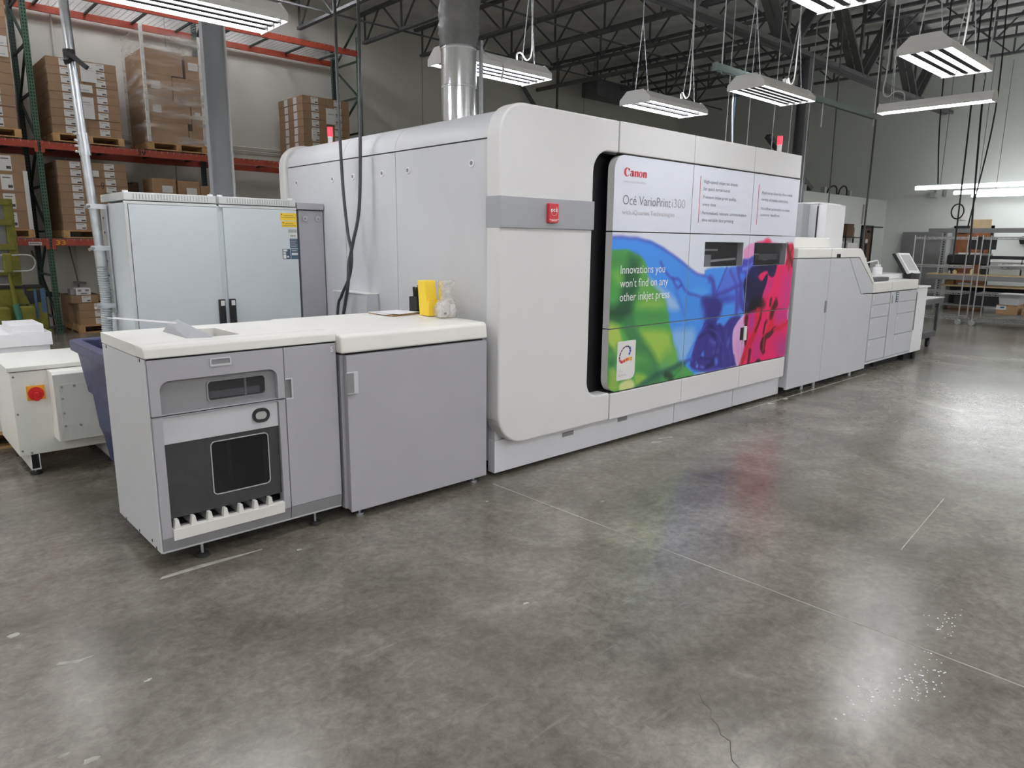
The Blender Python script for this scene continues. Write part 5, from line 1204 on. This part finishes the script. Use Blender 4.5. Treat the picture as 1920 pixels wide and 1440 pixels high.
for x0, x1, z0, z1, lb in ((3.18,3.41,4.10,4.40,'upper white document sheet stuck on the upper shelf cartons'),(3.06,3.33,3.52,3.86,'lower white document sheet stuck on the upper shelf cartons'),(3.13,3.33,3.93,4.05,'small white slip between the two document sheets')):
    o = MB().box(x0, x1, RY-.032, RY-.0255, z0, z1).put('document_sheet', M_LABEL); tag(o, lb, 'paper')
    MB().box(x0+.03, x1-.06, RY-.0335, RY-.032, z1-.09, z1-.075).box(x0+.03, x1-.03, RY-.0335, RY-.032, z1-.12, z1-.113).put('sheet_print', M_INKLIGHT, o)
pallet(4.13, 5.13, RY-.03, RR-.01, RP, 'wooden pallet under the film-wrapped big boxes')
Z0 = RP+.131
for x0, x1, z0, z1, lb, la in ((4.16,4.82,Z0,3.62,'big plain box at the bottom left of the film-wrapped load',None),(4.83,5.09,Z0,3.50,'narrow box at the bottom right of the film-wrapped load',None),
        (4.16,4.88,3.62,3.98,'big box second from the bottom, left in the film-wrapped load',(.12,.32)),(4.90,5.09,3.50,3.98,'upright box at the right of the film-wrapped load with white label',(.3,.8)),
        (4.16,4.60,3.98,4.40,'square box with white label at mid-left of the film-wrapped load',(.2,.55)),(4.61,5.09,3.98,4.38,'wide box at mid-right of the film-wrapped load',None),
        (4.16,4.80,4.40,4.80,'plain box on top at the left of the film-wrapped load',None),(4.85,5.09,4.38,4.78,'narrow box on top at the right of the film-wrapped load',(.2,.9))):
    carton(x0, x1, RY-.02, RR-.03, z0, z1, lb, 'big boxes in the film-wrapped load', None, M_CARD2)
    if la:
        a, b = x0+(x1-x0)*la[0], x0+(x1-x0)*la[1]; zc = z0+.55*(z1-z0)
        MB().box(a, b, RY-.0225, RY-.021, zc-.06, zc+.07).put('address_label', M_LABEL, bpy.data.objects[[o.name for o in COL.objects if o.get('label') == lb][0]])
corner_board(4.125, RY-.035, Z0, 5.16, 'white corner board at the left edge of the film-wrapped load'); corner_board(5.085, RY-.035, Z0, 5.12, 'white corner board at the right edge of the film-wrapped load')
w_ = thing('stretch_wrap', 'clear stretch film around the big boxes, standing above them', 'wrap', (4.63, 14.35, Z0))
wb = MB(); random.seed(9); nzs = 26; loopn = 36
lp0 = rrect(4.112, 5.155, RY-.05, RR+.0, .05, 8); 
for i in range(nzs):
    t = i/(nzs-1); zz = Z0+.002+(5.12-Z0)*t
    for (px, py) in lp0: wb.v.append((px+random.uniform(-.004,.004)-(.06*(t-.8)/.2 if t > .8 and px > 4.9 else 0), py+random.uniform(-.005,.004), zz+random.uniform(-.01,.01)))
nl = len(lp0)
for i in range(nzs-1):
    for j in range(nl): wb.f.append((i*nl+j, i*nl+(j+1)%nl, (i+1)*nl+(j+1)%nl, (i+1)*nl+j)); wb.m.append(0)
wb.put('film', M_WRAP, w_, smooth=180)
pallet(7.06, 8.14, RY-.03, RR-.01, RP, 'wooden pallet under the labelled cartons above the press roof')
load(7.07, 8.12, RP+.131, 8, 4.43, 'load above the press roof', 'cartons above the press roof', side=True)
for x0, x1, z0, z1, lb in ((7.58,7.80,3.93,4.24,'white document sheet on the cartons above the press roof'),(7.24,7.36,3.60,3.80,'white slip at the lower left of the cartons above the press roof')):
    o = MB().box(x0, x1, RY-.032, RY-.0255, z0, z1).put('document_sheet', M_LABEL); tag(o, lb, 'paper'); MB().box(x0+.04, x1-.04, RY-.0335, RY-.032, z1-.12, z1-.10).put('sheet_print', M_INKLIGHT, o)
pallet(1.20, 2.27, RY-.03, RR-.01, RP, 'wooden pallet on the upper shelf at the left edge of the photo')
load(1.22, 2.24, RP+.131, 12, 5.2, 'upper shelf at the left edge', 'cartons on the upper shelf at the left edge')
for z0, z1 in ((4.30,4.45),(4.46,4.60)):
    o = MB().box(2.02, 2.22, RY-.032, RY-.0255, z0, z1).put('document_sheet', M_LABEL); tag(o, 'white sheet on the upper left cartons, '+('lower of two' if z0 < 4.4 else 'upper of two'), 'paper'); MB().box(2.06, 2.18, RY-.0335, RY-.032, z0+.03, z0+.045).put('sheet_print', M_INKLIGHT, o)
LP = 1.585
pallet(2.69, 3.75, RY-.03, RR-.01, LP, 'wooden pallet on the lower shelf right of the green post')
load(2.70, 3.73, LP+.131, 9, 2.83, 'lower shelf beside the green post', 'cartons on the lower shelf, right of the post')
o = MB().box(3.16, 3.30, RY-.032, RY-.0255, 2.60, 2.70).put('document_sheet', M_LABEL); tag(o, 'small white slip on the lower shelf cartons beside the conduit', 'paper')
text('9', 3.315, 3.37, 2.40, .12, RY-.0235, M_CARDD, o, bold=.0)
pallet(1.22, 2.29, RY-.03, RR-.01, LP, 'wooden pallet on the lower shelf at the left edge of the photo')
load(1.22, 2.27, LP+.131, 4, 2.87, 'lower shelf behind the yellow mast', 'cartons on the lower shelf at the left edge')
corner_board(2.225, RY-.035, LP+.131, 2.62, 'white corner board on the lower shelf by the green post')
for i, (xa, xb, zt) in enumerate(((4.14,4.53,2.64),(4.56,4.95,2.62),(4.96,5.35,2.55))):
    c = thing('open_carton', ['tan carton with white label above the cabinet, left of three', 'tan carton with white label above the cabinet, middle of three', 'tan carton above the cabinet beside the grey column, right of three'][i], 'box', (.5*(xa+xb), 14.2, 2.0), 'tan cartons above the cabinet')
    MB().box(xa, xb, RY-.02, RY+.55, LP, zt).put('box_body', M_CARD2, c, bev=.004)
    MB().box(xa+.15, xa+.33, RY-.0225, RY-.0205, zt-.24, zt-.12).put('address_label', M_LABEL, c)
    MB().bar((xa+.02,RY+.2,zt+.003), (xb-.02,RY+.25,zt+.02), .25, .005).put('flap', M_CARD, c)
for i, (xa, yb2, zt) in enumerate(((3.80,14.3,2.55),(4.02,14.6,2.60))):
    o = MB().box(xa, xa+(.19 if i == 0 else .10), yb2, 14.9, LP, zt).put('dark_carton', M_CARDD); tag(o, ['dark shaded carton in the gap left of the tan cartons', 'dark shaded carton just behind the left tan carton'][i], 'box')  # shade in the gap is put into the dark brown of these cartons
pallet(2.74, 3.75, RY-.15, RR-.1, .0, 'wooden pallet on the floor under the lower shelf')
for k in range(3):
    carton(2.77, 3.35, RY-.12, RY+.30, .131+.125*k, .131+.125*(k+1), ['lowest of three tan cartons on the floor pallet', 'middle of three tan cartons on the floor pallet', 'top of three tan cartons on the floor pallet'][k], 'cartons on the floor pallet', (.40,.72), M_CARD2)
carton(2.60+.1, 3.20, RY-.02+.33, RY+.85, .131, .62, 'tall carton behind the three tan cartons on the floor pallet', 'cartons on the floor pallet', None, M_CARD)
carton(2.68, 3.08, RY-.10, RY+.28, .508, .64, 'wide shallow carton on top of the tan floor cartons', 'cartons on the floor pallet', (.38,.72), M_CARD)
o = MB().box(2.76, 2.98, RY-.08, RY+.12, .642, .755).put('printed_box', M_LABEL); tag(o, 'small white box with grey print on top of the floor cartons', 'box')
MB().box(2.79,2.84,RY-.082,RY-.08,.70,.735).box(2.90,2.95,RY-.082,RY-.08,.70,.735).box(2.83,2.92,RY-.082,RY-.08,.655,.675).put('box_print', M_INKGREY, o)
o = MB().box(2.685, 2.752, RY-.06, RY+.15, .642, .745).put('dark_box', M_SGREY); tag(o, 'small dark box beside the white printed box', 'box')
# broom behind the rack post
br = thing('floor_broom', 'brown-handled broom leaning on the wall behind the rack', 'broom', (2.55, 15.05, 0))
MB().tube([(2.60,15.08,.62),(2.42,15.14,1.36)], .014, 8).put('handle', M_CARDD, br, smooth=40); MB().bar((2.52,15.04,.60), (2.75,15.04,.57), .06, .09).put('head', M_BLACK, br); MB().tube([(2.60,15.08,.62),(2.62,15.06,.02)], .014, 8).put('lower_handle', M_CARDD, br)
br2 = thing('dust_mop', 'grey-handled mop leaning on the wall above the floor cartons', 'mop', (3.05, 15.05, 0))
MB().tube([(3.08,15.10,.80),(3.0,15.15,1.5)], .012, 8).put('handle', M_SGREY, br2); MB().bar((3.0,15.05,.79), (3.2,15.05,.77), .05, .04).put('head', M_SGREY, br2); MB().tube([(3.08,15.10,.80),(3.1,15.12,.02)], .012, 8).put('lower_handle', M_SGREY, br2)
# yellow walk-behind lift truck
lt = thing('lift_truck', 'yellow walk-behind lift truck with steering tiller and blue patches', 'truck', (1.75, 12.9, 0))
MB().prism(rrect(1.25, 2.17, .20, .84, .03, 4), 'y', 12.85, 13.25).put('chassis', M_YELLOW, lt, bev=.02)
MB().box(1.2, 2.2, 12.80, 13.28, .10, .20).put('bumper', M_YELLOW, lt, bev=.02)
MB().prism(rrect(1.45, 1.69, .22, .58, .05, 5), 'y', 12.72, 12.9).put('drive_cover', M_YELLOW, lt, bev=.03); MB().prism(rrect(1.78, 2.00, .22, .58, .05, 5), 'y', 12.72, 12.9).put('drive_cover', M_YELLOW, lt, bev=.03)
MB().box(1.20, 2.15, 12.83, 13.26, .84, .87).put('deck_plate', M_BLACK, lt)
MB().box(1.90,1.93,12.835,12.86,.58,.83).box(1.935,2.01,12.835,12.852,.60,.80).put('battery_bay', M_BLACK, lt); MB().box(2.015,2.05,12.835,12.86,.38,.83).box(2.10,2.16,12.84,12.86,.46,.83).box(1.885,1.92,12.838,12.86,.56,.83).put('blue_paint_patch', M_BLUEP, lt); MB().box(2.055,2.095,12.836,12.852,.62,.81).put('battery_bay', M_BLACK, lt)
for xa, xb in ((1.80,1.92),(1.20,1.32)): MB().box(xa, xb, 13.05, 13.17, .8, 2.15).put('mast_post', M_YELLOW, lt, bev=.006)
for z in (2.06, 1.76, 1.40, 1.02): MB().box(1.20, 1.88, 13.02, 13.06, z, z+.09).put('mast_cross_bar', M_YELLOW, lt, bev=.004)
MB().box(1.3,1.84,13.1,13.12,.9,2.1).put('mast_guard', M_SGREY, lt)
MB().cyl((1.50,13.08,.85), (1.50,13.08,2.0), .03, 10).put('lift_cylinder', M_CHROME, lt, smooth=40)
MB().tube([(1.79,12.74,.30),(1.755,12.72,.62)], .045, 12).put('tiller_boot', M_TEAL, lt, smooth=40, label='teal tiller base'); MB().tube([(1.755,12.72,.62),(1.72,12.70,1.1)], .028, 10, rads=[.035,.022]).put('tiller_arm', M_YELLOW, lt, smooth=40)
MB().box(1.66,1.77,12.66,12.74,1.08,1.36).put('tiller_head', M_YELLOW, lt, bev=.015)
MB().tube(smooth_path([(1.77,12.70,1.33),(1.98,12.70,1.33),(2.05,12.70,1.28),(2.06,12.70,1.2),(2.02,12.70,1.13),(1.95,12.70,1.1),(1.77,12.70,1.1)]), .012, 8).put('handle_loop', M_LGREY, lt, smooth=50); MB().tube([(1.66,12.70,1.33),(1.46,12.70,1.33),(1.38,12.70,1.25),(1.40,12.70,1.12),(1.66,12.70,1.1)], .014, 8).put('handle_loop', M_LGREY, lt, smooth=50)
for x in (1.35, 2.05): MB().cyl((x-.03,13.0,.08), (x+.03,13.0,.08), .08, 16).put('wheel', M_RUBBER, lt, smooth=40)
MB().prism([(1.62,.60),(1.95,.60),(1.88,.80),(1.68,.80)], 'y', 12.80, 12.86).put('tiller_bracket', M_YELLOW, lt)

# ================================================================ RIGHT END: wire racks, workbench, cart
def wire_rack(y0, y1, x0, x1, label, shelves=(.14,.66,1.20,1.78), top=1.82):
    w = thing('wire_rack', label, 'rack', (.5*(x0+x1), .5*(y0+y1), 0), 'rolling wire racks')
    for x in (x0, x1):
        for y in (y0, y1):
            MB().cyl((x,y,.10), (x,y,top), .0135, 10).put('post', M_WIRE, w, smooth=40)
            c = MB().cyl((x-.018,y,.055), (x+.018,y,.055), .055, 18).put('caster_wheel', M_LGREY, w, smooth=40); MB().box(x-.025,x+.025,y-.012,y+.012,.09,.125).put('caster_fork', M_GALV, c)
    for z in shelves:
        s = MB()
        for (a, b) in (((x0,y0),(x1,y0)),((x0,y1),(x1,y1)),((x0,y0),(x0,y1)),((x1,y0),(x1,y1))):
            s.bar((a[0],a[1],z), (b[0],b[1],z), .012, .012); s.bar((a[0],a[1],z-.04), (b[0],b[1],z-.04), .012, .012)
            L_ = math.hypot(b[0]-a[0], b[1]-a[1]); n = max(2, int(L_/.05))
            for k in range(n):
                p = [a[0]+(b[0]-a[0])*k/n, a[1]+(b[1]-a[1])*k/n]; q = [a[0]+(b[0]-a[0])*(k+1)/n, a[1]+(b[1]-a[1])*(k+1)/n]
                s.bar((p[0],p[1],z if k%2 else z-.035), (q[0],q[1],z-.04 if k%2 else z), .009, .009)
        n = int((y1-y0)/.035)
        for k in range(1, n): s.bar((x0,y0+(y1-y0)*k/n,z+.004), (x1,y0+(y1-y0)*k/n,z+.004), .004, .004)
        s.put('wire_shelf', M_WIRE, w, kind='stuff')
    return w
wire_rack(4.46, 5.46, 16.8, 17.4, 'empty rolling wire rack on the right, left one of the pair')
wire_rack(2.70, 4.21, 16.8, 17.4, 'rolling wire rack at the right edge holding boxes low down')
o = MB().box(16.86, 17.34, 3.47, 3.83, .26, .455).put('carton', M_CARD2, bev=.004); tag(o, 'brown carton with white and blue label on the bottom shelf of the right rack', 'box')
MB().box(16.857,16.86,3.66,3.83,.36,.44).put('ship_label', M_LABEL, o); MB().box(16.855,16.857,3.69,3.76,.385,.42).put('label_mark', M_BLUEP, o)
o = MB().box(16.86, 17.34, 3.05, 3.40, .26, .42).put('carton', M_CARD, bev=.004); tag(o, 'darker brown carton at the right edge on the bottom wire shelf', 'box')
o = loft([(16.84,17.3,3.47,3.78,.458),(16.82,17.34,3.44,3.81,.655)], MB()).add([(16.81,3.43,.655),(17.35,3.43,.655),(17.35,3.82,.655),(16.81,3.82,.655),(16.81,3.43,.67),(17.35,3.43,.67),(17.35,3.82,.67),(16.81,3.82,.67)],[(0,3,2,1),(4,5,6,7),(0,1,5,4),(1,2,6,5),(2,3,7,6),(3,0,4,7)]).put('frosted_bin', M_CLEARBIN); tag(o, 'frosted plastic bin standing on the labelled carton in the right rack', 'bin')
o = MB().box(16.82, 17.38, 2.75, 3.9, 1.215, 1.24).put('flat_sheet', M_LABEL); tag(o, 'pale flat sheet on the middle wire shelf at the right edge', 'sheet')
gp = MB().bar((21.80,6.96,.02), (21.93,6.96,1.97), 1.0, .03, upv=(1,0,0)).put('grey_board', M_SGREY); tag(gp, 'large grey board leaning on the end wall left of the wire racks', 'board')
wbn = thing('work_bench', 'long steel workbench with light wood top behind the wire racks', 'bench', (20.6, 3.6, 0))
for y in (5.93, 2.6, .2):
    for x in (20.35, 21.1):
        u = MB().box(x-.04, x+.04, y-.04, y+.04, 0, 2.0).put('post', M_SGREY, wbn)
        if x < 20.5:
            m = MB()
            for k in range(32): m.box(x-.042, x-.039, y-.015, y+.015, .06+k*.06, .09+k*.06)
            m.put('punched_holes', M_GAP, u, kind='stuff')
MB().box(20.28, 20.36, 0.1, 6.3, 1.93, 2.03).put('top_beam', M_SGREY, wbn); MB().box(21.08, 21.16, 0.1, 6.3, 1.93, 2.03).put('top_beam', M_SGREY, wbn)
MB().box(20.28, 20.36, 0.1, 6.25, .77, .885).put('front_beam', M_SGREY, wbn); MB().box(20.28, 21.16, 0.1, 6.22, .89, .915).put('wood_top', M_PLAIN, wbn); MB().box(20.45, 21.16, 0.1, 5.9, .60, .64).put('lower_shelf', M_PLAIN, wbn)
MB().box(20.5, 21.2, 0.1, 5.9, .12, .15).put('bottom_shelf', M_SGREY, wbn); MB().box(21.0, 21.02, 0.1, 5.85, .15, .595).put('back_panel', M_BLACK, wbn)  # black panel added to stand in for the shade under the bench
def simple(name, lb, cat, mb, m, group=None, **k):
    o = mb.put(name, m, **k); tag(o, lb, cat, group); return o
pl_ = thing('wide_printer', 'wide black plotter printer on the workbench', 'printer', (20.7, 5.3, .915))
MB().box(20.42, 20.9, 4.95, 5.85, 1.15, 1.38).put('body', M_BLACK, pl_, bev=.03); MB().box(20.45,20.9,4.98,5.82,1.38,1.42).put('lid', M_SGREY, pl_, bev=.01); MB().box(20.40,20.44,5.1,5.6,1.40,1.44).put('control_panel', M_LABEL, pl_); MB().box(20.47,20.85,5.0,5.08,.915,1.15).put('leg', M_BLACK, pl_); MB().box(20.47,20.85,5.72,5.8,.915,1.15).put('leg', M_BLACK, pl_)
mo = thing('monitor', 'black flat monitor above the plotter in front of the brown door', 'monitor', (20.8, 5.2, .915))
MB().box(20.76, 20.80, 4.90, 5.50, 1.52, 1.83).put('panel', M_BLACK, mo, bev=.005); MB().box(20.80,20.83,5.17,5.23,1.43,1.7).put('stand', M_BLACK, mo)
for i, (ya, yb2) in enumerate(((4.28,4.90),(3.62,4.24))):
    p = thing('label_printer', ['pale grey printer on the bench, right of the plotter', 'pale grey printer on the bench at the right edge of the photo'][i], 'printer', (20.7, .5*(ya+yb2), .915), 'pale printers on the bench')
    MB().box(20.45, 20.95, ya, yb2, .917, 1.22).put('body', M_LGREY, p, bev=.01); MB().box(20.43, 20.97, ya-.005, yb2+.005, 1.22, 1.29).put('cover', M_WHITE, p, bev=.008); MB().box(20.445,20.451,ya+.15,yb2-.25,1.05,1.19).put('slot', M_BLACK, p); MB().box(20.5,20.95,ya,yb2,1.29,1.37).put('top_tray', M_BLACK, p)
for i, (y, h_, r, m_, lb) in enumerate(((5.62,.10,.05,M_PLAIN,'roll of tan tape lying on the wooden bench top'),(5.25,.14,.035,M_CREAMB,'small cream bottle standing on the wooden bench top'),(5.74,.09,.03,M_LGREY,'small grey jar at the left end of the bench top'))):
    o = MB().cyl((20.36,y,.916), (20.36,y,.916+h_*.75), r, 14).cyl((20.36,y,.916+h_*.75), (20.36,y,.916+h_), r*.5, 12).put(('tape_roll','bottle','jar')[i], m_, smooth=40); tag(o, lb, ('tape','bottle','jar')[i])
simple('cardboard_sheet', 'tan cardboard sheet standing above the bench rack in front of the door', 'cardboard', MB().box(20.40, 20.43, 4.98, 5.42, 2.032, 2.24), M_PLAIN)
simple('small_carton', 'small tan carton on the lower wooden shelf of the bench', 'box', MB().box(20.5, 20.7, 5.65, 5.85, .642, .75), M_CARD2)
simple('folded_cloth', 'pale blue folded cloth on the lower wooden shelf', 'cloth', MB().box(20.47, 20.7, 5.25, 5.55, .642, .70), M_CLEARBIN, bev=.02)
simple('dark_carton', 'dark carton on the bottom shelf of the bench', 'box', MB().box(20.55, 21.05, 4.6, 5.6, .152, .5), M_BLACK)  # black colour keeps this carton as dark as the shade under the bench
simple('wall_bracket', 'black bracket fixed to the end wall at the right edge', 'bracket', MB().prism([(21.62,1.80),(22.0,1.86),(22.0,1.70),(21.85,1.66)], 'y', 4.45, 4.65), M_BLACK)
wc = thing('wall_camera', 'small grey camera on the end wall below the strip light', 'camera', (21.95, 6.75, 2.95))
MB().box(21.75,21.93,6.70,6.84,2.88,3.0).put('body', M_LGREY, wc, bev=.01); MB().box(21.93,22.0,6.74,6.80,2.98,3.08).put('mount', M_LGREY, wc)
simple('wall_sensor', 'small sensor with blue light beside the wall camera', 'sensor', MB().box(21.95, 22.0, 6.50, 6.56, 2.90, 3.08), M_LGREY)
simple('wall_outlet', 'small white box on the end wall by the cable loop', 'outlet', MB().box(21.95, 22.0, 5.95, 6.08, 2.28, 2.42), M_LABEL)
simple('thermometer_strip', 'narrow pink and white strip on the office wall left of the brown door', 'strip', MB().box(20.36-.03, 20.36+.03, 7.97, 8.0, 2.16, 2.68), M_INKPINK)
for i, (x, z, pts) in enumerate(((17.2,2.85,[(18.2,8.06,2.87),(18.25,8.05,2.98),(18.5,8.04,3.06),(18.7,8.05,3.0),(18.75,8.06,2.87)]),(18.6,2.85,[(18.85,8.06,2.87),(18.9,8.05,3.0),(19.1,8.04,3.09),(19.3,8.05,3.03),(19.36,8.06,2.87)]))):
    strand(['looped dark cable on top of the office wall, left loop', 'looped dark cable on top of the office wall, right loop'][i], pts, .02, M_RUBBER, name='looped_cable')
for i, x in enumerate((16.85, 17.95, 19.45)):
    simple('conduit_box', ['pale conduit box on the office wall top, leftmost', 'pale conduit box on the office wall top, in the middle', 'dark-topped conduit box on the office wall top, rightmost'][i], 'box', MB().box(x, x+.12, 8.02, 8.12, 2.852, 3.0), M_LGREY)
ws = thing('wall_shelf', 'black metal shelf unit against the office wall left of the brown door', 'shelf', (19.26, 7.83, 0))
for x in (18.75, 19.78):
    for y in (7.72, 7.95): MB().box(x-.015,x+.015,y-.015,y+.015,0,1.82).put('post', M_BLACK, ws)
for z in (.4,.95,1.38,1.78): MB().box(18.75,19.78,7.72,7.95,z,z+.02).put('shelf_board', M_BLACK, ws)
simple('brown_bin', 'brown carton with white discs on top of the black shelf unit', 'box', MB().box(18.80,19.22,7.73,7.93,1.801,2.13), M_CARDD)
for i, z in enumerate((1.93, 2.05)): simple('roll', 'white paper roll beside the brown carton, '+('lower' if i == 0 else 'upper'), 'roll', MB().cyl((19.34,7.73,z-.069), (19.34,7.93,z-.069), .059, 14), M_LABEL, smooth=40)
simple('white_device', 'white device on the black shelf unit', 'device', MB().box(18.95,19.55,7.73,7.93,1.401,1.65), M_LABEL, bev=.02)
ct = thing('utility_cart', 'dark grey plastic utility cart with papers, beyond the white end unit', 'cart', (12.3, 3.95, 0))
MB().box(11.75,12.85,3.66,4.28,.70,.78).put('top_tray', M_CART, ct, bev=.01); MB().box(11.78,12.82,3.69,4.25,.16,.26).put('bottom_tray', M_CART, ct, bev=.01)
for x in (11.80, 12.76):
    for y in (3.68, 4.22): MB().box(x,x+.06,y,y+.04,.26,.70).put('leg', M_RUBBER if y > 4 else M_CART, ct)
for x in (11.9, 12.65):
    for y in (3.75, 4.18): MB().cyl((x,y-.02,.06), (x,y+.02,.06), .06, 14).put('caster_wheel', M_RUBBER, ct, smooth=40); 
for x in (11.9, 12.65):
    for y in (3.75, 4.18): MB().box(x-.03,x+.03,y-.03,y+.03,.10,.165).put('caster_fork', M_BLACK, ct)
for i, (x0, x1, y0, y1, z) in enumerate(((11.85,12.5,3.7,4.1,.781),(12.3,12.95,3.66,4.05,.786),(12.0,12.6,3.8,4.2,.791))):
    simple('paper_sheet', ['white sheet on the dark utility cart, lowest', 'white sheet jutting over the right edge of the utility cart', 'white sheet on top of the papers on the utility cart'][i], 'paper', MB().box(x0,x1,y0,y1,z,z+.004), M_PAPER, 'papers on the cart')
